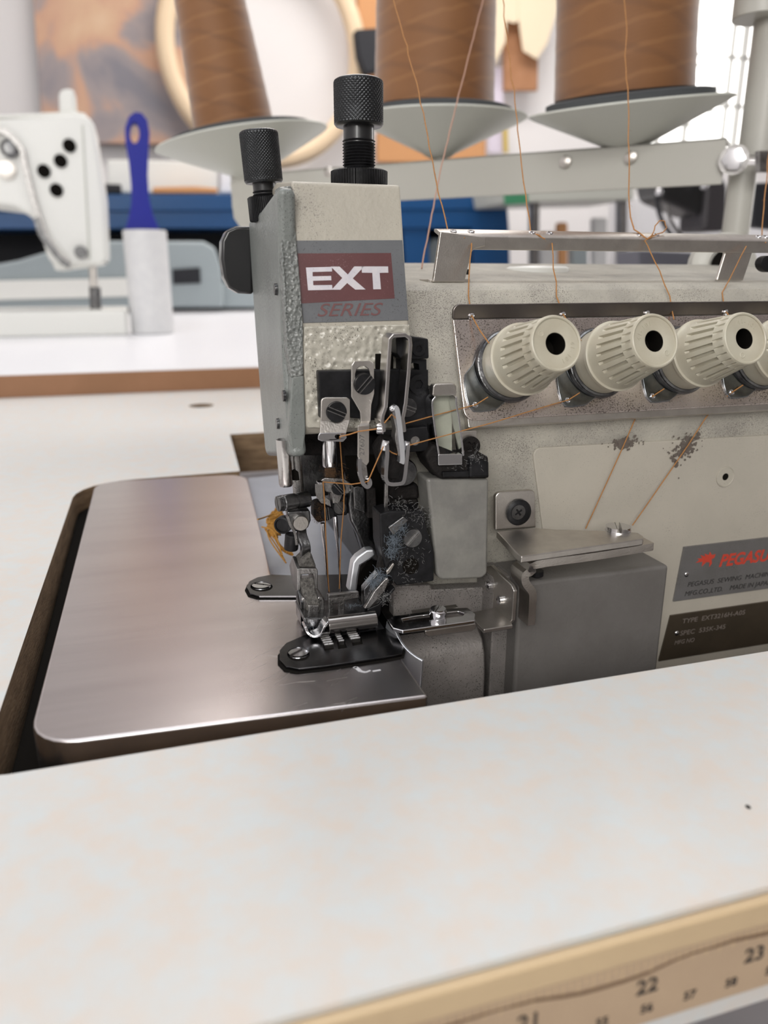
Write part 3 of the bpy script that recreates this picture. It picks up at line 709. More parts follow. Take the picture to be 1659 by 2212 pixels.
# big U-shaped take-up guide
up = zs([(722, 985), (718, 930), (706, 895), (712, 850), (738, 770), (752, 560), (768, 300), (775, 200), (800, 172), (900, 168), (940, 195), (945, 250), (930, 480), (905, 740), (893, 810), (880, 870), (890, 930), (895, 985)])
MB().ribbon([P(*q, Y=246) for q in up], (0, 7.5, 0), 1.35).build('take_up_guide', M['polished'], om, bevel=.35, seg=3)
MB().ribbon([P(*q, Y=250) for q in zs([(722, 985), (718, 930), (706, 895), (712, 850)])], (0, 1, 0), .8).build('guide_eye', M['chrome'], om)
for q in zs([(722, 975), (900, 960)]):
    MB().lathe([(1.6, -1.4), (1.9, -1.1), (1.9, .9), (1.5, 1.3), (.8, 1.3)], P(*q, Y=244.5), (1, -.35, 0), 20).build('guide_eyelet', M['chrome'], om)
# moving lever
MB().ribbon(smooth_path([P(*q, Y=242.5) for q in zs([(828, 785), (850, 810), (872, 950), (890, 1120), (895, 1230), (886, 1262)])], 5), (0, 3, 0), 1.7).build('take_up_lever', M['guard'], om, bevel=.5, seg=3)
MB().ribbon(smooth_path([P(*q, Y=244.5) for q in zs([(812, 800), (822, 860), (845, 960), (840, 1050), (870, 1200)])], 5), (0, 4.5, 0), 1.1).build('lever_web', M['mid_steel'], om, bevel=.3)
MB().ball(P(*zs([(820, 800)])[0], Y=242.5), 1.3, 8).build('lever_eye', M['chrome'], om)
# lower U hook
MB().ribbon(smooth_path([P(*q, Y=243) for q in zs([(760, 1105), (762, 1200), (752, 1330), (755, 1400), (785, 1432), (870, 1430), (905, 1400), (925, 1250), (940, 1105)])], 5), (0, 4, 0), 1.3).build('lower_hook_guide', M['chrome'], om, bevel=.35)
for q in zs([(757, 1110), (938, 1115)]):
    MB().lathe([(1.0, -1.9), (1.35, -1.6), (1.35, 1.4), (1.0, 1.8)], P(*q, Y=243), (.15, -.2, 1), 16).build('hook_eyelet', M['chrome'], om)
MB().prism(pq(247, zs([(700, 1150), (760, 1060), (880, 1060), (930, 1250), (900, 1420), (760, 1400)])), (0, 9, 0)).build('dark_lever_arm', M['black_dirt'], om, bevel=1)
# small slotted guide (bent spring clip) between head and tension plate
sx_ = lambda pts: zs(pts)
g = plate('clip_top', sx_([(1168, 605), (1190, 590), (1345, 585), (1368, 605), (1370, 690), (1160, 690)]), 246.5, 3.5, M['satin'], om, .5)
MB().ribbon(smooth_path([P(*q, Y=247.5) for q in sx_([(1165, 690), (1140, 725), (1138, 790), (1165, 1000), (1195, 1190)])], 4), (0, 6, 0), .7).build('clip_leg', M['chrome'], om, bevel=.2)
MB().ribbon(smooth_path([P(*q, Y=247.5) for q in sx_([(1340, 690), (1340, 760), (1365, 900), (1400, 1190)])], 4), (0, 6, 0), .7).build('clip_leg', M['chrome'], om, bevel=.2)
plate('clip_foot', sx_([(1210, 1190), (1418, 1188), (1420, 1282), (1212, 1288)]), 244, 3, M['chrome'], om, .4)
plate('cloudy_strip', sx_([(1165, 690), (1330, 690), (1330, 1190), (1195, 1190), (1160, 900)]), 251, 1.2, M['pale_plastic'], om, .2)
plate('clip_bracket', sx_([(1125, 640), (1172, 610), (1172, 760), (1215, 1200), (1230, 1290), (1190, 1400), (1120, 1290)]), 252, 5, M['black_ox'], om, .6)
plate('oil_stained_tab', sx_([(1380, 1000), (1540, 985), (1545, 1200), (1400, 1230)]), 254, 1, M['satin'], om, .3)
MB().screw(P(1015, 963, Y=254), (0, -1, 0), 3.6, 1.2, 'phillips').build('tab_screw', M['black_dirt'], om)
# frosted box with black cap (lint / oil reservoir) right of the knife
bp_ = pq(247, [(922, 1034), (1057, 1034), (1054, 1240), (1042, 1250), (955, 1254), (944, 1246)])
MB().prism(bp_, (0, 12, 0)).build('frosted_reservoir', M['smoke_plastic'], om, bevel=1.4, seg=4)
plate('reservoir_cap', [(918, 985), (935, 960), (1000, 985), (1056, 985), (1058, 1034), (952, 1036), (930, 1012)], 246, 12, M['black_dirt'], om, 1)
plate('cap_ridge', [(1015, 990), (1057, 996), (1057, 1030), (1015, 1032)], 243.5, 5, M['black_ox'], om, .8)
plate('cap_slot', [(957, 1020), (1014, 1018), (1014, 1030), (957, 1031)], 244.5, 3, M['black_ox'], om, .3)

# needle bar and clamps (traced in the needle plane)
cz = lambda pts: [(560 + a * .1808, 980 + b * .1808) for a, b in pts]
YN = 273
bt, bb = P(712, 930, Y=YN), P(712, 1007, Y=YN)
MB().lathe([(2.9, bb.z - bt.z + 0), (3.1, bb.z - bt.z + .5), (3.1, 14)], bt, (0, 0, 1), 32).build('needle_bar', M['chrome'], om)
MB().lathe([(2.2, P(712, 1045, Y=YN).z - bt.z), (2.2, bb.z - bt.z)], bt, (0, 0, 1), 20).build('grimy_bar_stub', M['rust'], om)
plate('needle_clamp_plate', cz([(700, 340), (780, 290), (1010, 295), (1100, 355), (1138, 400), (1110, 450), (1060, 480), (1000, 490), (960, 600), (880, 600), (860, 470), (800, 460), (780, 350)]), 269.5, 2.5, M['mid_steel'], om, .4)
MB().screw(P(731, 1054, Y=269.5), (0, -1, 0), 2.6, 1.3, 'slot', .7).build('clamp_screw', M['black_ox'], om)
plate('needle_clamp_block', cz([(860, 500), (1030, 500), (1090, 560), (1050, 740), (860, 745)]), 271, 6, M['black_ox'], om, .6)
plate('needle_clamp_block', cz([(650, 600), (720, 570), (850, 600), (860, 800), (700, 830), (650, 760)]), 271, 6, M['black_dirt'], om, 1)
MB().screw(P(733, 1096, Y=270.5), (0, -1, .1), 2.4, 1.4, 'slot', .65).build('clamp_screw', M['dark_steel'], om)
MB().screw(P(706, 1108, Y=270.5), (0, -1, .1), 2.5, 1.6, 'slot', .1).build('clamp_screw', M['black_ox'], om)
MB().ribbon([P(*q, Y=267.5) for q in cz([(690, 345), (765, 345)])], (0, 3, 0), .9).build('thread_hook', M['chrome'], om, bevel=.2)
plate('hook_plate', cz([(670, 360), (768, 365), (775, 500), (850, 560), (862, 640), (800, 610), (740, 590), (690, 530), (672, 460)]), 266, .9, M['mid_steel'], om, .2)
for nx0, ny0, nx1, ny1 in ((697, 1130, 709, 1283), (724, 1115, 737, 1282)):
    a, b = P(nx0, ny0, Y=272), P(nx1, ny1, Y=274)
    MB().tube([a, a.lerp(b, .25), a.lerp(b, .32), a.lerp(b, .93), b], [.85, .85, .5, .42, .08], 12).build('needle', M['chrome'], om)
# presser bar, left
plate('presser_housing', [(633, 980), (745, 976), (745, 1066), (700, 1072), (658, 1074), (640, 1060)], 285, 10, M['dark_steel'], om, .5)
plate('head_underside', [(655, 930), (760, 930), (900, 960), (905, 1000), (860, 1040), (760, 1030), (720, 985), (655, 985)], 277.5, 30, M['black_dirt'], om, 1)
a = P(614, 985, Y=266)
MB().lathe([(2.2, P(614, 1050, Y=266).z - a.z), (2.5, P(614, 1045, Y=266).z - a.z), (2.6, 6)], a, (-.02, 0, 1), 32).build('presser_bar', M['polished'], om)
a = P(639, 985, Y=270)
MB().lathe([(2.0, P(639, 1080, Y=270).z - a.z), (2.05, 6)], a, (-.04, 0, 1), 28).build('presser_guide_rod', M['mid_steel'], om)
plate('rod_slot', [(626, 1020), (636, 1014), (645, 1020), (647, 1038), (627, 1038)], 267.3, 1, M['hole_black'], om, .2)
# presser foot linkage
q = P(640, 1082, Y=262)
MB().lathe([(2.6, -5.2), (2.9, -4.8), (2.9, -.6), (2.6, -.5), (2.6, .1), (2.9, .2), (2.9, 4.6), (2.5, 5)], q, (1, .25, 0), 32).build('hinge_barrel', M['dark_steel'], om)
MB().screw(q + V((-5.2, -1.3, 0)), (-1, -.25, .0), 2.9, 1.8, 'slot', .4).build('hinge_screw', M['dark_steel'], om)
plate('hinge_clamp', cz([(330, 690), (610, 680), (620, 800), (590, 880), (540, 930), (430, 935), (380, 890), (350, 780)]), 260, 5, M['dark_steel'], om, .7, seg=3)
MB().lathe([(2.75, 0), (2.75, 2.0), (2.5, 2.4)], P(648, 1128, Y=260), (0, -1, .1), 28).build('hinge_pin', M['satin'], om, bevel=0)
MB().lathe([(2.9, 0), (3.2, .4), (3.2, 3), (2.6, 3.2), (2.4, 2.6)], P(616, 1130, Y=266), (-.6, -1, 0), 24).build('spring_boss', M['black_ox'], om)
MB().lathe([(2.4, -3), (2.6, -2.6), (2.6, 2.6), (2.3, 3)], P(630, 1170, Y=262), (.1, -.1, 1), 24).build('spring_roller', M['black_ox'], om)
MB().ribbon(smooth_path([P(*q, Y=260) for q in cz([(330, 740), (370, 850), (420, 940), (440, 1080)])], 4), (0, 2.5, 0), .9).build('flat_spring', M['mid_steel'], om)
lk = [P(*q) for q in ()]
lp = [P(651, 1146, Y=261), P(652, 1158, Y=259), P(657, 1172, Y=257.5), P(660, 1183, Y=257), P(659, 1200, Y=258), P(659, 1226, Y=258)]
MB().ribbon(smooth_path(lp, 5), (3.4, 0, 0), 3.0).build('curved_link', M['dark_steel'], om, bevel=.4)
# presser arm yoke and foot
dz = lambda pts: [(600 + a * .2411, 1180 + b * .2411) for a, b in pts]
plate('presser_yoke', dz([(178, 210), (200, 200), (345, 200), (360, 215), (362, 385), (320, 385), (318, 250), (215, 255), (212, 390), (172, 390)]), 252, 9, M['mid_steel'], om, .35)
yl = [P(*q, X=P(641, 1240, Y=252).x) for q in dz([(172, 205), (130, 90), (102, 170), (130, 330), (160, 400), (176, 395)])]
MB().prism(yl, (1.2, 0, 0)).build('yoke_cheek', M['mid_steel'], om, bevel=.2)
MB().prism(pq(253, dz([(205, 150), (300, 60), (350, 195), (180, 195)])), (0, 9, 0)).build('yoke_top', M['gritty'], om, bevel=.8)
def cheek(pts, Y, th, m_, nm='foot_cheek'): plate(nm, dz(pts), Y, th, m_, om, .5, seg=3)
cheek([(205, 505), (215, 470), (240, 460), (262, 480), (268, 690), (225, 720), (205, 700)], 247, 9, M['mid_steel'])
cheek([(340, 490), (365, 455), (400, 455), (420, 480), (425, 660), (350, 690), (380, 560)], 247, 9, M['mid_steel'])
foot_l = [P(*q, X=P(649, 1300, Y=247).x) for q in dz([(205, 500), (175, 380), (165, 410), (180, 560), (235, 740), (210, 700)])]
MB().prism(foot_l, (1, 0, 0)).build('foot_cheek', M['dark_steel'], om, bevel=.2)
MB().ribbon([P(662, 1248, Y=252), P(667, 1280, Y=250), P(676, 1305, Y=246.5), P(677, 1328, Y=246)], (4.9, 0, 0), 2.4).build('foot_tongue', M['gritty'], om, bevel=.6)
plate('tongue_tip', dz([(272, 530), (372, 530), (376, 610), (350, 645), (300, 645), (275, 600)]), 244.8, 1.2, M['mid_steel'], om, .4)
# sole with upturned front
fx0, fx1 = P(703, 1345, Y=240).x, P(806, 1345, Y=240).x
q0 = P(705, 1345, Y=238); zt0 = P(750, 1336, Y=236).z; zb0 = P(750, 1362, Y=238.5).z
curl = [(252, 2.9), (240, 2.8), (236.6, 2.9), (235.0, 3.5), (234.2, 4.7), (234.4, 6.2), (235.0, 7.3), (236.2, 8.1), (237.4, 8.2)]
cpts = smooth_path([(0, a, b) for a, b in curl], 4)
m_ = MB(); m_.ribbon([(fx0 + (fx1 - fx0) / 2, p.y, p.z) for p in cpts], (fx1 - fx0, 0, 0), .9)
m_.build('foot_toe', M['toe'], om, bevel=.25, seg=3)
MB().ribbon(smooth_path([P(657, 1348, Y=238), P(663, 1362, Y=236.5), P(676, 1369, Y=235.6), P(690, 1364, Y=235), P(699, 1347, Y=235), P(707, 1338, Y=236)], 5), (0, 5, 0), .9).build('foot_toe_curl', M['chrome'], om, bevel=.25)
MB().ribbon(smooth_path([P(803, 1336, Y=238), P(808, 1348, Y=238.6), P(816, 1356, Y=239)], 4), (0, 4, 0), .9).build('foot_toe_curl', M['chrome'], om, bevel=.2)
plate('foot_base', [(655, 1335), (700, 1335), (800, 1325), (806, 1346), (690, 1358), (662, 1356)], 239, 16, M['dark_steel'], om, .6)
# gauge bracket right of the needles
gb = plate('foot_gauge', dz([(455, 440), (725, 410), (725, 465), (600, 485), (600, 640), (545, 650), (545, 510), (500, 515), (500, 655), (460, 660)]), 243.5, 1.6, M['mid_steel'], om, .25)
MB().prism([P(*q, Y=y) for q, y in zip(dz([(455, 430), (725, 405), (712, 395), (440, 420)]), (243.5, 243.5, 250, 250))], (0, 0, -1.6)).build('gauge_top', M['mid_steel'], om, bevel=.2)
# pale bent finger
ez = lambda pts: [(500 + a * .3038, 864 + b * .3038) for a, b in pts]
plate('bent_finger', ez([(1015, 1062), (960, 1068), (892, 1118), (862, 1158), (848, 1250), (830, 1362), (892, 1366), (905, 1260), (920, 1180), (985, 1140), (1030, 1105)]), 252.5, 4.5, M['guard'], om, .9, seg=4)
MB().bx(84.5, 86.8, 264, 398, -54, 66).build('inner_side_wall', mat('dark_grey_casting', (.05, .05, .053), .5, 0, (.08, .08, .085), 60), om, bevel=.3)  # dark grey slab over the cream end of the body casting

# dark linkage to the right of the needles
plate('dark_linkage', [(757, 1058), (796, 1062), (800, 1110), (800, 1160), (822, 1185), (842, 1205), (812, 1215), (786, 1195), (775, 1160), (757, 1125), (752, 1090)], 268, 6, M['dark_steel'], om, 1)
plate('linkage_ear', [(763, 1053), (772, 1050), (785, 1052), (790, 1064), (790, 1110), (765, 1100)], 264, 4, M['dark_steel'], om, .5)
plate('linkage_ear', [(792, 1052), (812, 1055), (815, 1120), (794, 1120)], 264, 4, M['black_dirt'], om, .5)
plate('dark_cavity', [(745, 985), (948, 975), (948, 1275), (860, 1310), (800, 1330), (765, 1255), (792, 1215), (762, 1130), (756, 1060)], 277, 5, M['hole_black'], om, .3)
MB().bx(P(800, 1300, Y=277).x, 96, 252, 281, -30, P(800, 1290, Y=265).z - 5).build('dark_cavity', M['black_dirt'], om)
MB().lathe([(4.6, 0), (5.0, .8), (5.2, 6), (5, 14)], P(874, 1022, Y=255), (0, 1, 0), 32).build('looper_boss', M['dark_steel'], om)
plate('steel_rod', [(832, 1045), (839, 1045), (838, 1108), (830, 1110)], 250, 1.2, M['mid_steel'], om, .2)
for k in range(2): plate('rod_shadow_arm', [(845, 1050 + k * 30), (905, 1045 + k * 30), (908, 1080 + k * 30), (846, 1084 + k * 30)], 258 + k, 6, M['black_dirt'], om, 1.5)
kb = plate('knife_holder', [(820, 1110), (842, 1104), (916, 1104), (921, 1135), (938, 1195), (938, 1256), (858, 1266), (836, 1240), (822, 1180)], 245, 10, M['black_ox'], om, .7, seg=3)
MB().screw(P(889, 1160, Y=245), (0, -1, 0), 3.5, 1.6, 'slot', -.75).build('holder_screw', M['dark_steel'], kb)
MB().lathe([(3.1, 0), (3.1, .15), (2.6, .2), (.1, .1)], P(887, 1223, Y=245), (0, -1, 0), 28).build('screw_socket', M['hole_black'], kb)
plate('clamp_tab', [(838, 1140), (872, 1115), (884, 1124), (850, 1158)], 243.5, 2, M['dark_steel'], kb, .4)
plate('dark_shim', [(820, 1210), (850, 1150), (870, 1160), (850, 1260), (815, 1290), (808, 1265)], 247, 3, M['black_dirt'], kb, .6)
plate('upper_knife', dz([(985, 285), (1002, 300), (960, 400), (820, 560), (775, 560), (870, 400), (960, 300)]), 241.5, 2, M['mid_steel'], om, .3)
plate('knife_arm', dz([(770, 385), (900, 235), (930, 280), (880, 400), (830, 480), (790, 590), (770, 520)]), 243.5, 4, M['dark_steel'], om, .5)
plate('lower_knife', dz([(1040, 370), (1060, 380), (930, 540), (920, 620), (880, 665), (780, 600), (810, 560), (900, 520)]), 243, 4, M['black_ox'], om, .5)
plate('knife_edge', dz([(975, 230), (1035, 150), (1045, 165), (1010, 230), (975, 262)]), 243, 1, M['satin'], om, .15)

# thread guide arm with two screws
mp = round_poly(pq(255, [(1070, 1064), (1156, 1058), (1158, 1140), (1070, 1146)]), [2.2, 2.2, 0, 0])
arm = MB().prism(mp, (0, 2.2, 0)).build('guide_bracket', M['satin'], om, bevel=.5, seg=3)
MB().lathe([(5.0, 0), (5.1, .4), (5.1, 1.0), (4.2, 1.7), (2.9, 1.9)], P(1119, 1106, Y=255), (0, -1, 0), 32).build('bracket_screw_head', M['black_ox'], arm)
MB().screw(P(1119, 1106, Y=253.3), (0, -1, 0), 2.9, .5, 'phillips').build('bracket_screw', M['dark_steel'], arm)
zsf = P(1100, 1145, Y=254).z
shelf = pz(zsf, [(1072, 1148), (1156, 1140), (1200, 1143), (1300, 1146), (1378, 1150), (1390, 1158), (1390, 1164), (1126, 1202), (1113, 1192)])
MB().prism(shelf, (0, 0, -2.6)).build('bracket_shelf', M['satin'], arm, bevel=.5, seg=3)
MB().screw(P(1335, 1146, Z=zsf), (0, 0, 1), 4.9, 1.8, 'slot', 1.1).build('shelf_screw', M['chrome'], arm)
# second arm under the shelf, bending down to the slider
wv2 = V((0, 11, 0))
z2 = zsf - 4.2
a1 = P(1400, 1176, Z=z2); a2 = P(1150, 1222, Z=z2)
yy = a2.y + 2.5
ap = [V((P(1406, 1172, Y=yy).x, yy, z2 + .5)), V((a2.x + 1, yy, z2 - .8)), V((a2.x - 2.6, yy, z2 - 1.8)), V((a2.x - 4.0, yy, z2 - 4.4)), V((a2.x - 3.2, yy, z2 - 8)), V((a2.x - .6, yy, z2 - 10.5)), V((a2.x - .4, yy, z2 - 19))]
of_ = V((0, 4.5, 0)); zar = zsf - 4.9; yy = P(1150, 1217, Z=zar).y + 4.5
ap = [P(1412, 1181, Z=zar) + of_, P(1385, 1186, Z=zar) + of_, P(1280, 1203, Z=zar) + of_, P(1160, 1220, Z=zar) + of_, P(1138, 1225, Y=yy), P(1124, 1232, Y=yy), P(1124, 1250, Y=yy), P(1137, 1268, Y=yy), P(1139, 1285, Y=yy), P(1136, 1340, Y=yy)]
MB().ribbon(smooth_path(ap, 4), (0, 9, 0), 3.0).build('bent_arm', M['satin'], arm, bevel=.5, seg=3)
MB().lathe([(2.5, 0), (2.5, 2), (1.6, 2.6)], P(1160, 1232, Y=242), (0, 0, -1), 20).build('arm_nut', M['black_ox'], arm)
vx = P(1114, 1300, Y=yy - 4).x
vp_ = [P(1046, 1226, X=vx), P(1068, 1220, X=vx), P(1112, 1262, X=vx), P(1118, 1275, X=vx), P(1114, 1340, X=vx), P(1100, 1352, X=vx), P(1062, 1310, X=vx), P(1044, 1290, X=vx)]
MB().prism(vp_, (-1.6, 0, 0)).build('adjuster_plate', M['satin'], arm, bevel=.4)
for q_ in ((1057, 1264), (1082, 1296)):
    MB().lathe([(1.7, 0), (1.7, 1.0), (1.2, 1.3), (.6, 1.1)], P(*q_, X=vx - 1.6), (-1, 0, 0), 20).build('adjuster_screw', M['chrome'], arm)
zsl = P(1070, 1345, Y=yy - 3).z
MB().prism(pz(zsl, [(1018, 1322), (1068, 1312), (1102, 1335), (1108, 1350), (1045, 1360), (1030, 1345)]), (0, 0, -1.6)).build('slider_arm', M['satin'], arm, bevel=.4)
gd = thing  # (name kept short below)
zg = P(930, 1330, Y=234).z
so = pz(zg, [(836, 1338), (850, 1330), (965, 1314), (1010, 1312), (1028, 1326), (1026, 1340), (870, 1362), (848, 1356)])
sh = pz(zg, [(868, 1336), (900, 1330), (990, 1320), (1002, 1324), (998, 1330), (905, 1342), (872, 1344)])
gs = MB().prism(so, (0, 0, -1.3), [sh]).build('guard_slider', M['chrome'], om, bevel=.35, seg=3)
plate('slider_under_plate', [(918, 1362), (1028, 1346), (1028, 1358), (1020, 1364), (926, 1376), (918, 1372)], 228, 1.6, M['satin'], gs, .5)
MB().prism(pz(zg - 1.2, [(888, 1318), (985, 1305), (990, 1312), (890, 1330)]), (0, 0, -1)).build('slider_under_plate', M['satin'], gs, bevel=.2)
MB().lathe([(2.9, 0), (3.1, .5), (3.1, 2.4), (2.7, 2.8)], P(946, 1332, Z=zg), (0, 0, 1), 32).build('slider_screw', M['chrome'], gs)
MB().screw(P(946, 1332, Z=zg) + V((0, 0, 2.4)), (0, 0, 1), 2.8, .8, 'slot', .9).build('slider_screw', M['chrome'], gs)
# curved chrome finger guard : top edge path and bottom edge path
topp = [(838, 1341, 236), (846, 1352, 233), (856, 1362, 230), (866, 1384, 226), (882, 1404, 222), (900, 1418, 219), (914, 1426, 217)]
botp = [(828, 1392, 238), (832, 1415, 234), (842, 1435, 230), (856, 1455, 226), (872, 1472, 222), (890, 1484, 219.5), (909, 1492, 217.6)]
T_ = smooth_path([P(a, b, Y=y) for a, b, y in topp], 5); Bt = smooth_path([P(a, b, Y=y) for a, b, y in botp], 5)
m_ = MB(); n_ = len(T_); nrm = []
for i in range(n_):
    t = (T_[min(i + 1, n_ - 1)] - T_[max(i - 1, 0)]).normalized(); d_ = (T_[i] - Bt[i]).normalized(); nrm.append(t.cross(d_).normalized() * .55)
vs = [];
for i in range(n_): vs += [T_[i] + nrm[i], Bt[i] + nrm[i], Bt[i] - nrm[i], T_[i] - nrm[i]]
fs = [[i * 4 + k, i * 4 + (k + 1) % 4, i * 4 + 4 + (k + 1) % 4, i * 4 + 4 + k] for i in range(n_ - 1) for k in range(4)] + [[0, 1, 2, 3], [n_ * 4 - 4 + k for k in range(4)]]
m_.add(vs, fs).build('finger_guard', M['guard'], gs, bevel=.3, seg=3, ang=50)

# lint : tangled short fibres
def lint(name, spots, n, m, L=2.4, r=.035, label=None):
    mb = MB()
    for k in range(n):
        px_, py_, Y, s_ = random.choice(spots)
        c = P(px_ + random.gauss(0, s_), py_ + random.gauss(0, s_), Y=Y) + V((0, random.uniform(-1.2, .6), 0))
        pth = [c]; d = V([random.gauss(0, 1) for _ in range(3)]).normalized()
        for j in range(4):
            d = (d + V([random.gauss(0, .6) for _ in range(3)])).normalized(); c = c + d * L / 4 * random.uniform(.5, 1.3); pth.append(c)
        mb.tube(pth, r, 3)
    o = mb.build(name, m, om, fixn=False); o['kind'] = 'stuff'
    if label: o['label'] = label
    return o
lint('lint_fluff', [(765, 1318, 247, 8), (760, 1325, 247, 7), (820, 1245, 243, 7), (806, 1258, 243, 5), (848, 1190, 244, 7), (850, 1165, 244, 5), (745, 1372, 240, 4), (670, 1346, 241, 4), (865, 1140, 244, 7)], 800, M['lint'], 3.0, .05)
lint('dust_fibres', [(900, 1110, 245, 16), (860, 1095, 247, 14), (880, 1240, 245, 18), (985, 1000, 246, 12), (1030, 990, 244, 9), (912, 1120, 246, 12), (830, 1290, 242, 10), (880, 1190, 244.7, 18), (690, 1350, 241, 8)], 520, M['lint_pale'], 1.8, .028)
lint('rusty_fuzz', [(712, 1022, 270, 8), (690, 1095, 270, 6), (688, 1120, 270, 5), (735, 1030, 270, 9)], 380, M['rust'], 1.6, .04)

# ------------------------------------------------------------------ threads
def kpt(i, px_off=0): return KB[i]
def run_thread(label, pts, r=.27, m_=None, wav=.25, name='sewing_thread'):
    P3 = [p if isinstance(p, Vector) else P(p[0], p[1], Y=p[2]) for p in pts]; out = []
    for a, b in zip(P3, P3[1:]):
        L_ = (b - a).length; n = max(2, int(L_ / 7))
        for k in range(n):
            t = k / n; wv_ = wav * (0 if k == 0 else 1)
            out.append(a.lerp(b, t) + V((random.gauss(0, wv_), 0, random.gauss(0, wv_))))
    out.append(P3[-1])
    mb = MB(); mb.tube(out, r, 6)
    for k in range(int(len(out) * .5)):           # stray fibres of the spun thread
        c = random.choice(out); d = V([random.gauss(0, 1) for _ in range(3)]).normalized()
        mb.tube([c, c + d * .8, c + d * 1.3 + V((.3, 0, -.3))], r * .12, 3)
    o = mb.build(name, m_ or M['thread'], fixn=False)
    return tag(o, label, 'thread', 'brown threads feeding the overlock machine')
RY = 298
def eye(i): return V((EY[i], 267.8, zf - 4.2))
def under(i): return KB[i] + V((-9.5, -3, 9))
def tabhole(i):
    q = PT(1023, 877, 2.2); return q + V((EY[i] - EY[0], 0, 0))
def knobbot(i): q = PT(1047, 862, 3); return q + V((EY[i] - EY[0], 0, 0))
run_thread('brown thread falling past the middle cone to the rail at its left end',
    [(835, -60, 430), (867, 60, 400), (905, 200, 365), (938, 370, 325), (967, 497, RY), (985, 506, 292), (1003, 514, 289.3), (1019, 505, 294)], .27)
run_thread('brown thread hanging from the rail\'s left end to the leftmost tension knob',
    [(1018, 508, 294), (1019, 530, 288.5), (1013, 600, 282), (1012, 640, 274), eye(0), under(0)], .25)
run_thread('brown thread from the leftmost tension knob down to the needle nearer the knife block',
    [knobbot(0), tabhole(0), (940, 897, 248), (868, 917, 243.5), (846, 895, 241), (822, 925, 243.5), (775, 932, 245), (734, 943, 246.5), (738, 1000, 262), (744, 1062, 266.5), (743, 1095, 267), (737, 1160, 270), (733, 1272, 273.5)], .22, wav=.06)
run_thread('brown thread dropping to the rail left of its middle, above the second tension knob',
    [(1083, -60, 420), (1092, 60, 395), (1112, 220, 360), (1128, 370, 325), (1146, 499, RY), (1165, 508, 290), (1176, 516, 289.3), (1188, 506, 294)], .27)
run_thread('brown thread hanging from the rail to the second tension knob from the left',
    [(1188, 508, 294), (1193, 530, 288.5), (1195, 580, 284), (1202, 640, 274), eye(1), under(1)], .25)
run_thread('brown thread from the second tension knob down to the needle nearer the presser bar',
    [knobbot(1), tabhole(1), (1050, 917, 246), (880, 963, 242), (858, 982, 244), (847, 978, 244), (828, 965, 242), (795, 1040, 245), (760, 1046, 250), (698, 1041, 265.5), (701, 1085, 265.3), (704, 1160, 269), (711, 1278, 271.5)], .22, wav=.06)
run_thread('brown thread kinked beside the right-hand cone, dropping to the looped hole of the rail',
    [(1343, -60, 420), (1354, 60, 395), (1350, 120, 380), (1357, 220, 362), (1359, 330, 335), (1358, 420, 320), (1362, 470, 306), (1370, 496, RY), (1385, 506, 292), (1398, 516, 289.3), (1410, 506, 294)], .3)
run_thread('brown thread looped above the rail, slanting down to the third tension knob',
    [(1410, 505, 294), (1415, 488, 295), (1424, 477, 296), (1436, 478, 296), (1440, 492, 296), (1432, 502, 295), (1408, 512, 290), (1393, 520, 289), (1405, 545, 286), (1425, 585, 280), (1447, 640, 273), (1456, 690, 266)], .25)
run_thread('brown thread slanting from the third tension knob down the machine front',
    [knobbot(2), tabhole(2), (1383, 880, 258), (1330, 1000, 259.5), (1265, 1142, 260)], .24, wav=.06)
run_thread('brown thread coming down beside the stand pole to the rail at the right edge',
    [(1672, 250, 380), (1661, 330, 350), (1651, 430, 320), (1646, 515, RY), (1654, 524, 289)], .27)
run_thread('brown thread slanting from the right rail leg to the fourth tension knob',
    [(1612, 532, 288), (1590, 575, 284), (1560, 632, 276), eye(3), under(3)], .25)
run_thread('brown thread slanting from the fourth tension knob down to the screw on the guide bracket',
    [knobbot(3), tabhole(3), (1540, 880, 258), (1460, 1000, 259.5), (1366, 1135, 258)], .24, wav=.06)
run_thread('pale slack thread crossing in front of the middle cone down to the machine top',
    [(1046, -10, 520), (1010, 130, 480), (975, 270, 440), (950, 375, 410), (930, 480, 370), (911, 580, 345)], .38, M['pale_thread'], wav=.1)

# scrap of overlocked thread chain lying on the chute
ch = MB()
pth = [(602, 1108, 344), (597, 1125, 338), (594, 1142, 333), (593, 1158, 327), (598, 1172, 322), (606, 1185, 318), (616, 1194, 316), (630, 1200, 314)]
base_ = smooth_path([P(a, b, Y=y) for a, b, y in pth], 10)
for s_ in range(15):
    pp = []; ph_ = random.uniform(0, 6.3); fr_ = random.uniform(1.1, 1.9)
    for i, p in enumerate(base_):
        an = i * fr_ + ph_; k_ = math.sin(math.pi * min(1, i / 40 + .12)); pp.append(p + V((math.cos(an) * 3.6 * k_, math.sin(an * 1.1) * 1.8, math.sin(an * .7 + s_) * 2.4 * k_ + 1)))
    ch.tube(pp, .62, 6)
for s_ in ((590, 1110, 570, 1118, 557, 1122), (575, 1140, 585, 1170, 618, 1216), (565, 1138, 592, 1150, 610, 1200), (572, 1142, 598, 1180, 615, 1210)):
    ch.tube(smooth_path([P(s_[0], s_[1], Y=330), P(s_[2], s_[3], Y=325), P(s_[4], s_[5], Y=312)], 5), .35, 5)
tag(ch.build('thread_chain_scrap', M['chain_thread']), 'mustard tangle of chained waste thread on the pale chute beside the presser foot', 'thread scrap')

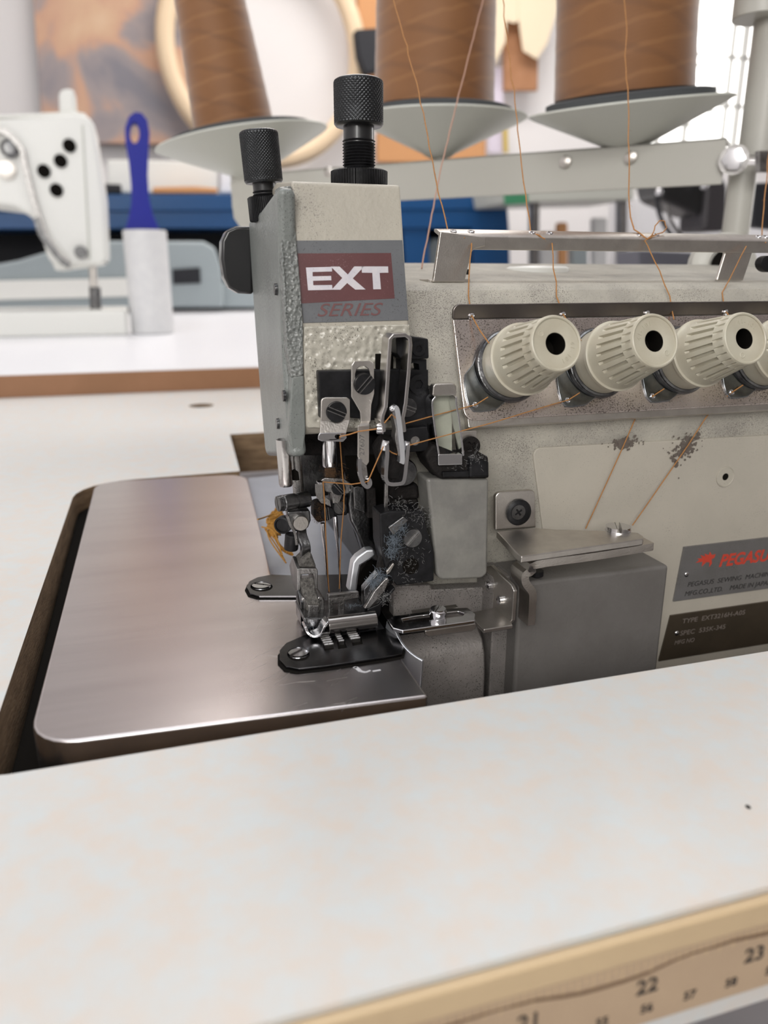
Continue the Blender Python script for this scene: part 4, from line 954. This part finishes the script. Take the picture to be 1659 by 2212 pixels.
# ------------------------------------------------------------------ thread stand and cones
ts = thing('thread_stand', 'grey painted thread stand with a long crossbar and wide cone holders', 'thread stand', (390, 470, -32))
ZB = 210
L0, L1 = P(497, 378, Z=ZB), P(1659, 290, Z=ZB)
dB = (L1 - L0).normalized(); eR = L0 + dB * 420
nB = V((-dB.y, dB.x, 0))
hb = P(1500, 402, Y=P(1500, 302, Z=ZB).y).z
H_ = ZB - hb
m_ = MB()
m_.prism([L0, eR, eR + V((0, 0, -H_)), L0 + V((0, 0, -H_))], nB * 2.2)
m_.prism([L0, eR, eR + nB * 26, L0 + nB * 26], V((0, 0, -2.2)))
m_.build('crossbar', M['bar_paint'], ts, bevel=.8, seg=3)
e_ = L0 + V((0, 0, -H_ * .5))
ear = [L0 + dB * a + V((0, 0, b)) - nB * 1 for a, b in ((0, -6), (46, -6), (46, -H_ - 14), (30, -H_ - 22), (12, -H_ - 20), (2, -H_ - 8))]
MB().prism(ear, nB * 2.4).build('crossbar_end', M['bar_paint'], ts, bevel=.8, seg=3)
MB().lathe([(4, 0), (4, 2), (2, 3)], P(528, 408, Y=L0.y), -nB, 20).build('bar_bolt', M['mid_steel'], ts)
def holder_pos(px):          # a point of the bar's top face under an image column
    best = None
    for k in range(500):
        p = L0 + dB * k * .9 + nB * 12; v = p - CAM; x = CX + FPX * v.dot(RT) / v.dot(FW)
        if best is None or abs(x - px) < best[0]: best = (abs(x - px), p)
    return best[1]
for q_ in ((710, 372), (1221, 350), (1362, 340)):
    MB().lathe([(4.5, 0), (4.2, 1.5), (2, 2.4)], P(q_[0], q_[1], Y=holder_pos(q_[0]).y - 12) , -nB, 20).build('bar_bolt', M['satin'], ts)
q = P(1585, 345, Y=holder_pos(1585).y - 14)
MB().lathe([(7.5, 0), (7.5, 3), (6.5, 3.2)], q, -nB, 6).build('bar_nut', M['chrome'], ts)
MB().lathe([(9.5, -1), (9.5, 0)], q, -nB, 32).build('bar_washer', M['mid_steel'], ts)
pb = P(1604, 380, Y=holder_pos(1604).y + 6)
MB().lathe([(9.2, 0 - pb.z + 0), (9.2, 6)], pb, (0, 0, 1), 32).build('lower_pole', M['bar_paint'], ts)
pt_ = P(1640, 300, Y=holder_pos(1640).y + 8)
MB().lathe([(12.5, -10), (12.5, 420)], (pt_.x, pt_.y, ZB), (0, 0, 1), 32).build('upper_pole', M['bar_paint'], ts)
plate('slot_bracket', [(1640, 325), (1700, 325), (1700, 372), (1640, 372)], holder_pos(1645).y - 16, 4, M['mid_steel'], ts, .5)
cc_ = P(1640, 42, Y=pt_.y)
MB().lathe([(17, 0), (17, 40)], cc_, (0, 0, 1), 32).build('pole_collar', M['bar_paint'], ts, bevel=1)
MB().lathe([(30, 0), (30, 5), (10, 9)], (pb.x, pb.y, -0.0), (0, 0, 1), 32).build('stand_base', M['bar_paint'], ts)

def cone_and_holder(cxp, cyp, halfw, apex, roll, pitch_, cone, cl):
    """a holder disc with a foam pad and the thread cone on it"""
    hp_ = holder_pos(apex[0])
    c = P(cxp, cyp, Y=hp_.y); mm = (P(cxp + 100, cyp, Y=hp_.y) - c).length / 100
    ax = (V((0, 0, 1)) + V((RT.x, RT.y, 0)) * roll - V((FW.x, FW.y, 0)).normalized() * pitch_).normalized()
    R_ = halfw * mm * .97
    MB().lathe([(R_ * .08, -R_ * .42), (R_ * .14, -R_ * .40), (R_ * .20, -R_ * .36), (R_ * .95, -R_ * .03), (R_, 0), (R_ * .99, 1.2), (R_ * .92, -.5), (R_ * .2, -R_ * .3)], c, ax, 64, cap=False).build('cone_holder', M['disc_plastic'], ts, ang=50)
    cb = c - ax * R_ * .42
    MB().tube([cb + ax * 4, hp_ + V((0, 0, -2))], 5, 16).build('holder_stem', M['bar_paint'], ts)
    MB().lathe([(R_ * .80, .5), (R_ * .82, 1), (R_ * .82, 6), (R_ * .78, 7), (.1, 7)], c, ax, 48).build('foam_pad', M['foam'], ts)
    r0, r1, hgt, off = cone
    r0 *= mm; r1 *= mm
    cbot = c + ax * 7.2 + V((RT.x, RT.y, 0)) * off * mm
    n = 40; pr = [(r0 * .9, 0)] + [(r0 + (r1 - r0) * k / n + .12 * math.sin(k * 1.7), 1 + hgt * k / n) for k in range(n + 1)] + [(r1 * .5, hgt + 4)]
    t = thing('thread_cone', cl, 'thread cone', cbot, 'brown thread cones on the stand')
    MB().lathe(pr, cbot, ax, 96).build('wound_thread', M['cone'], t)
    MB().lathe([(r1 * .42, hgt), (r1 * .38, hgt + 16), (r1 * .3, hgt + 16)], cbot, ax, 32).build('cone_core', M['paper_white'], t)
# criss-cross wound thread material
def cone_mat():
    m = mat('wound_brown_thread', (.235, .098, .028), .62, 0, (.20, .08, .022), 12, 0)
    nt = m.node_tree; N = nt.nodes; L = nt.links; b = N['Principled BSDF']
    b.inputs['Sheen Weight'].default_value = .4
    tc = N.new('ShaderNodeTexCoord'); src = b.inputs['Base Color'].links[0].from_socket
    for rot, sc_v, amt in (((0, .28, 0), 60, .17), ((0, -.22, 0), 38, .34), ((.3, .12, 0), 420, .12)):
        mp = N.new('ShaderNodeMapping'); mp.inputs['Rotation'].default_value = rot; L.new(tc.outputs['Object'], mp.inputs[0])
        wv = N.new('ShaderNodeTexWave'); wv.bands_direction = 'Z'; wv.inputs['Scale'].default_value = sc_v / 3; wv.inputs['Distortion'].default_value = 1.2; wv.inputs['Detail'].default_value = 2
        wv.inputs['Detail Scale'].default_value = 2.0
        L.new(mp.outputs[0], wv.inputs[0]); r = N.new('ShaderNodeValToRGB'); r.color_ramp.elements[0].position = .86; r.color_ramp.elements[1].position = 1
        L.new(wv.outputs['Fac'], r.inputs[0]); mu = N.new('ShaderNodeMath'); mu.operation = 'MULTIPLY'; mu.inputs[1].default_value = amt; L.new(r.outputs[0], mu.inputs[0])
        mx = N.new('ShaderNodeMix'); mx.data_type = 'RGBA'; mx.inputs['B'].default_value = (.13, .05, .015, 1) if amt != .17 else (.48, .24, .09, 1)
        L.new(mu.outputs[0], mx.inputs['Factor']); L.new(src, mx.inputs['A']); src = mx.outputs['Result']
    L.new(src, b.inputs['Base Color']); return m
M['cone'] = cone_mat()
cone_and_holder(523, 303, 190, (548, 372), -.15, .03, (85, 64, 150, -12), 'brown thread cone leaning left on the leftmost holder, in front of the painting')
cone_and_holder(950, 257, 178, (955, 350), .0, .05, (118, 108, 165, -12), 'brown thread cone standing upright on the middle holder')
cone_and_holder(1357, 233, 188, (1352, 320), -.09, .12, (124, 114, 165, -10), 'brown thread cone on the rightmost holder, in front of the bright window')

# ------------------------------------------------------------------ white table behind, machine and lint roller
WZ = P(280, 799, Y=884).z
wt = thing('white_sewing_table', 'white laminate table with a brown edge band behind the cream table', 'table', (0, 1600, WZ - 34))
MB().bx(-700, 1000, 886, 2450, WZ - 34, WZ).build('tabletop', M['white_laminate'], wt, bevel=1.5, seg=3)
MB().bx(-700, 1000, 883.5, 886, WZ - 34, WZ - 2).build('edge_band', M['brown_edge'], wt, bevel=.6)
for lx in (-650, 900):
    for ly in (930, 2400): MB().bx(lx - 20, lx + 20, ly - 20, ly + 20, FZ, WZ - 34).build('leg', M['bar_paint'], wt, bevel=2)
lr_c = P(331, 720, Z=WZ); ly = lr_c.y
lr = thing('lint_roller', 'lint roller standing on end with a cobalt blue handle and white paper roll', 'lint roller', lr_c)
mm = (P(431, 600, Y=ly) - P(331, 600, Y=ly)).length / 100
zt_r = P(316, 498, Y=ly).z
lean = V((0.0, 0, 1))
MB().lathe([(42 * mm, 0), (46 * mm, 2), (46 * mm, zt_r - WZ - 1), (44 * mm, zt_r - WZ)], lr_c, lean, 64).build('paper_roll', M['paper_white'], lr)
hx = lambda a, b: P(a, b, Y=ly)
ho = [(270, 496), (277, 475), (284, 440), (283, 400), (278, 350), (271, 310), (270, 280), (278, 255), (292, 245), (306, 247), (318, 262), (323, 290), (321, 330), (319, 380), (322, 430), (330, 465), (344, 496)]
MB().prism([hx(*q) + V((0, -14, 0)) for q in ho], (0, 28, 0), [[hx(*q) + V((0, -14, 0)) for q in circ(291, 290, 10, 14, 23)]]).build('handle', M['blue_plastic'], lr, bevel=7, seg=4)
# white lockstitch machine at the left
MY = 1500
wm = thing('lockstitch_machine', 'white industrial lockstitch sewing machine at the left edge behind the table', 'sewing machine', P(100, 690, Y=MY))
def wpl(nm, pts, Y, th, m, bevel=3, **k): return plate(nm, pts, Y, th, m, wm, bevel, **k)
wpl('machine_head', [(-420, 262), (10, 256), (165, 246), (190, 250), (203, 268), (213, 330), (226, 420), (232, 560), (220, 572), (120, 574), (104, 560), (92, 520), (70, 470), (30, 447), (-60, 436), (-420, 430)], MY, 150, M['white_gloss'], 10, seg=4)
wpl('head_top_trim', [(-420, 252), (10, 247), (160, 240), (185, 244), (188, 252), (-420, 266)], MY + 20, 110, M['white_gloss'], 3)
wpl('face_seam', [(176, 270), (180, 270), (196, 560), (191, 560)], MY - 1.5, 3, M['disc_plastic'], 0)
wpl('post_cap', [(128, 246), (126, 200), (136, 190), (160, 192), (164, 246)], MY + 40, 50, M['white_gloss'], 6)
for i, (a, b) in enumerate([(131, 348), (95, 370), (122, 411), (150, 315)]):
    MB().lathe([(12 * .9, 0), (12 * .9, 3)], P(a, b, Y=MY), (0, -1, 0), 24).build('port_plug', M['hole_black'], wm)
MB().lathe([(15, 0), (15, 3), (9, 4)], P(15, 368, Y=MY), (0, -1, 0), 24).build('tension_dial', M['satin'], wm)
MB().ribbon(smooth_path([P(a, b, Y=MY - 8) for a, b in [(-30, 285), (10, 285), (45, 320), (52, 350), (75, 440), (105, 520), (148, 566)]], 5), (0, 8, 0), 8).build('take_up_lever', M['mid_steel'], wm)
MB().ribbon(smooth_path([P(a, b, Y=MY - 14) for a, b in [(78, 470), (92, 510), (130, 560), (150, 574)]], 5), (0, 6, 0), 9).build('thread_guide', M['dark_steel'], wm)
MB().lathe([(14, 0), (14, 10), (8, 14)], P(22, 322, Y=MY), (0, -1, 0), 24).build('lever_pivot', M['dark_steel'], wm)
MB().lathe([(11, 0), (11, 9)], P(175, 545, Y=MY), (0, -1, 0), 24).build('clamp_knob', M['dark_steel'], wm)
wpl('lower_cover', [(100, 540), (220, 560), (205, 575), (120, 585)], MY + 10, 100, M['white_gloss'], 3)
MB().tube([P(200, 570, Y=MY + 30), P(203, 625, Y=MY + 30)], 7, 16).build('presser_bar', M['satin'], wm)
MB().tube([P(205, 620, Y=MY + 30), P(207, 668, Y=MY + 30)], 10, 16).build('presser_foot', M['dark_steel'], wm)
bz0 = WZ
bq = P(100, 672, Y=MY - 30)
MB().bx(P(-420, 640, Y=MY).x, P(270, 640, Y=MY).x, MY - 60, MY + 190, WZ, bq.z).build('machine_bed', M['white_gloss'], wm, bevel=4)
MB().bx(P(60, 700, Z=WZ).x, P(265, 700, Z=WZ).x, P(60, 712, Z=WZ).y, P(60, 700, Z=WZ).y, WZ, WZ + .8).build('bed_slide', M['grey_blue_plastic'], wm)

# ------------------------------------------------------------------ things further back
def far(name, label, cat, pts, Y, th, m, bevel=4, **k):
    o = MB().prism(pq(Y, pts), (0, th, 0)).build(name, m, None, bevel, **k); return tag(o, label, cat)
# second machine bed / grey tray between the white machine and the overlock head
gt = thing('grey_machine_bed', 'pale grey-blue machine bed with a dark window behind the lint roller', 'machine bed', P(400, 665, Y=2300))
plate('bed_body', [(-60, 580), (40, 562), (130, 535), (240, 520), (440, 521), (465, 535), (478, 575), (484, 640), (484, 664), (-60, 668)], 2300, 90, M['grey_blue_plastic'], gt, 10)
plate('bed_window', [(372, 582), (432, 578), (434, 612), (374, 614)], 2294, 8, M['dark_stuff'], gt, 1)
plate('bed_band', [(-60, 608), (300, 600), (300, 640), (-60, 650)], 2285, 14, M['white_gloss'], gt, 3)
far('plastic_tray', 'pale plastic tray under the grey machine bed at the back', 'tray', [(470, 612), (560, 612), (560, 664), (470, 664)], 2350, 60, M['grey_blue_plastic'])
bw = thing('blue_workbench', 'blue painted steel workbench with dark space under it, behind the overlock machine', 'workbench', P(650, 690, Y=2700) + V((0, 0, -200)))
plate('bench_drawer_front', [(-200, 422), (1095, 416), (1098, 452), (-200, 458)], 2695, 300, M['bench_blue'], bw, 3)
plate('bench_apron', [(-200, 458), (1097, 452), (1100, 492), (-200, 496)], 2700, 290, M['bench_blue'], bw, 3)
plate('bench_end', [(1020, 490), (1100, 490), (1104, 640), (1030, 640)], 2700, 290, M['bench_blue'], bw, 3)
plate('bench_back', [(-200, 490), (1040, 490), (1040, 700), (-200, 700)], 2960, 30, M['dark_stuff'], bw, 3)
plate('bench_shelf', [(-200, 591), (1030, 591), (1032, 601), (-200, 601)], 2710, 240, M['dark_stuff'], bw, 2)
plate('bench_middle_leg', [(870, 490), (925, 490), (930, 620), (880, 620)], 2710, 200, M['bench_blue'], bw, 3)
# clutter on the bench
rnd = random.Random(3)
cl_ = [('cardboard_box', 'long low tan box on the blue workbench, right of the presser knobs', [(880, 392), (1070, 386), (1075, 416), (882, 417)], 'orange_board'),
       ('storage_box', 'white storage box on the blue workbench behind the lint roller', [(232, 345), (300, 345), (470, 350), (470, 416), (232, 417)], 'white_gloss'),
       ('pale_carton', 'pale carton on the workbench just left of the overlock head', [(476, 330), (545, 335), (560, 416), (476, 417)], 'white_laminate'),
       ('folded_cloth', 'orange folded cloth lying on the blue workbench by the lint roller', [(330, 404), (420, 402), (470, 406), (470, 417), (330, 417)], 'orange_board'),
       ('grey_case', 'low dark blue case on the workbench just left of the lint roller', [(215, 396), (262, 398), (262, 417), (215, 417)], 'dark_stuff')]
for nm, lb, pts, mm_ in cl_: far(nm, lb, 'cloth' if 'cloth' in nm else 'box', pts, 2700 if 'cloth' in nm or 'grey' in nm else 2790, 60, M[mm_])
for i, (x, c_) in enumerate(((905, 'paper_white'), (940, 'grey_blue_plastic'), (968, 'paper_white'))):
    far('spray_bottle', ('white', 'grey', 'small white')[i] + ' bottle stored in the dark shelf under the workbench, ' + ('left', 'middle', 'right')[i] + ' of three', 'bottle',
        [(x - 13, 590), (x - 13, 530), (x - 5, 515), (x + 5, 515), (x + 13, 530), (x + 13, 590)], 2800, 50, M[c_], 5)['group'] = 'bottles under the workbench'
# painting
pa = thing('painting', 'unframed canvas painting of orange and grey clouds on the left of the wall', 'painting', P(230, 312, Y=3440))
def cloud_mat():
    m = mat('cloud_painting', (.62, .40, .26), .7); nt = m.node_tree; N = nt.nodes; L = nt.links; b = N['Principled BSDF']
    tc = N.new('ShaderNodeTexCoord')
    n = N.new('ShaderNodeTexNoise'); n.inputs['Scale'].default_value = 2.6; n.inputs['Detail'].default_value = 5; n.inputs['Distortion'].default_value = .6
    mp = N.new('ShaderNodeMapping'); mp.inputs['Location'].default_value = (.3, .2, .75); L.new(tc.outputs['Object'], mp.inputs[0]); L.new(mp.outputs[0], n.inputs[0])
    r = N.new('ShaderNodeValToRGB'); e = r.color_ramp.elements
    e[0].position = .36; e[0].color = (.24, .23, .26, 1); e[1].position = .68; e[1].color = (.72, .52, .36, 1)
    for p_, c_ in ((.44, (.36, .31, .31, 1)), (.50, (.60, .36, .25, 1)), (.58, (.66, .44, .29, 1))):
        x = e.new(p_); x.color = c_
    L.new(n.outputs['Fac'], r.inputs[0]); L.new(r.outputs[0], b.inputs['Base Color']); return m
MB().prism(pq(3440, [(44, -420), (455, -420), (455, 312), (92, 308)]), (0, 40, 0)).build('canvas', cloud_mat(), pa, bevel=3)
# hoops and wall pieces
c = P(572, 110, Y=3380)
tag(MB().tube([c + V((375 * math.cos(t * math.pi / 32), 0, 390 * math.sin(t * math.pi / 32))) for t in range(64)], 36, 10, True).build('wooden_hoop', M['wood_light']), 'large pale bentwood hoop on the white wall between the left and middle cones', 'hoop')
far('orange_board', 'orange pegboard strip on the wall between the tall knurled knob and the middle cone', 'board', [(765, -200), (840, -200), (846, 190), (780, 190)], 3430, 30, M['orange_board'])
far('black_bag', 'black bag hanging on the orange pegboard left of the middle cone', 'bag', [(768, 62), (835, 58), (840, 150), (790, 160), (775, 120)], 3270, 60, M['dark_stuff'], 10)
far('cork_board', 'brown cork board with slots low on the wall behind the middle cone holder', 'board', [(815, 285), (1050, 290), (1050, 352), (815, 350)], 3430, 30, M['orange_board'])
far('brown_folder', 'brown cork panel hanging below the cream pattern cards', 'board', [(1088, 30), (1165, 30), (1162, 196), (1090, 196)], 3400, 20, M['cork'])
pcs = [('leftmost', [(1040, -60), (1100, -60), (1092, 90), (1068, 140), (1052, 130), (1046, 60)]), ('middle', [(1062, -60), (1150, -60), (1142, 30), (1112, 50), (1075, 40)]), ('rightmost', [(1118, -60), (1210, -60), (1205, 20), (1182, 95), (1160, 128), (1130, 110), (1120, 40)])]
for nm, pts in pcs:
    o = far('pattern_card', 'cream sewing pattern card hanging between the middle and right cones, %s of three' % nm, 'pattern', pts, 3360 - len(nm), 4, M['pattern_card'], 1); o['group'] = 'hanging pattern cards'
far('hanging_paper', 'pale lilac paper strip hanging below the pattern cards', 'paper', [(1052, 145), (1085, 145), (1092, 330), (1055, 330)], 3420, 4, mat('lilac_paper', (.66, .60, .70), .7), 1)
far('yellow_ruler', 'thin yellow ruler hanging on the wall beside the lilac paper', 'ruler', [(1086, 250), (1096, 250), (1098, 330), (1088, 330)], 3410, 4, mat('yellow_plastic', (.55, .40, .08), .5), 1)
# pale side table with things under it, right of the workbench
st_ = thing('side_table', 'light grey side table with green tape on its corner, under the stand crossbar', 'table', P(1250, 640, Y=2400))
plate('table_top', [(1095, 405), (1372, 400), (1370, 432), (1100, 438)], 2400, 280, M['disc_plastic'], st_, 6)
plate('green_tape', [(1090, 420), (1140, 418), (1140, 440), (1092, 442)], 2392, 10, M['green'], st_, 1)
for x in (1150, 1340): plate('table_leg', [(x, 432), (x + 16, 432), (x + 14, 690), (x, 690)], 2420, 30, M['mid_steel'], st_, 2)
for i, (x, ww, hh, c_) in enumerate(((1172, 34, 500, 'paper_white'), (1208, 20, 480, 'orange_board'), (1236, 36, 510, 'grey_blue_plastic'), (1284, 30, 470, 'paper_white'))):
    far('paper_roll', ('white', 'tan', 'blue-grey', 'narrow white')[i] + ' roll standing under the light grey side table', 'roll', [(x, 650), (x, hh), (x + ww, hh), (x + ww, 650)], 2520, 34, M[c_], 8)
far('white_cabinet', 'white cabinet standing behind the dark clamp lamp on the right', 'cabinet', [(1380, 425), (1660, 420), (1660, 640), (1380, 640)], 2600, 200, M['white_laminate'])
# dark machine with glossy parts on the right
dm = thing('dark_machine', 'dark motor unit with shiny knobs behind the crossbar near the pole', 'machine', P(1490, 500, Y=1500))
plate('motor_housing', [(1420, 378), (1440, 375), (1540, 380), (1535, 440), (1520, 470), (1430, 430)], 1500, 90, M['black_plastic'], dm, 12)
plate('motor_column', [(1530, 376), (1565, 382), (1575, 400), (1572, 500), (1520, 500), (1525, 430)], 1490, 90, mat('charcoal_casting', (.05, .045, .05), .4), dm, 10)
for q_ in ((1453, 382, 9), (1486, 384, 9), (1508, 378, 17), (1520, 402, 10), (1424, 415, 9)):
    MB().ball(P(q_[0], q_[1], Y=1480), q_[2] * .85, 10).build('glossy_knob', M['chrome'], dm)
MB().tube(smooth_path([P(a, b, Y=1490) for a, b in [(1425, 400), (1420, 440), (1432, 480), (1460, 520)]], 6), 5, 8).build('cable', M['dark_stuff'], dm)
MB().tube(smooth_path([P(a, b, Y=1495) for a, b in [(1440, 440), (1450, 480), (1480, 520)]], 6), 4, 8).build('cable', M['mid_steel'], dm)
far('dark_panel', 'dark upright panel to the right of the stand pole', 'case', [(1630, 395), (1720, 390), (1720, 500), (1625, 490)], 900, 20, M['dark_stuff'])  # dark panel of unknown kind
far('grey_case', 'low dark grey case behind the rail of the overlock machine', 'case', [(1380, 540), (1500, 545), (1500, 712), (1380, 712)], 1400, 80, mat('slate_grey', (.10, .10, .12), .6))
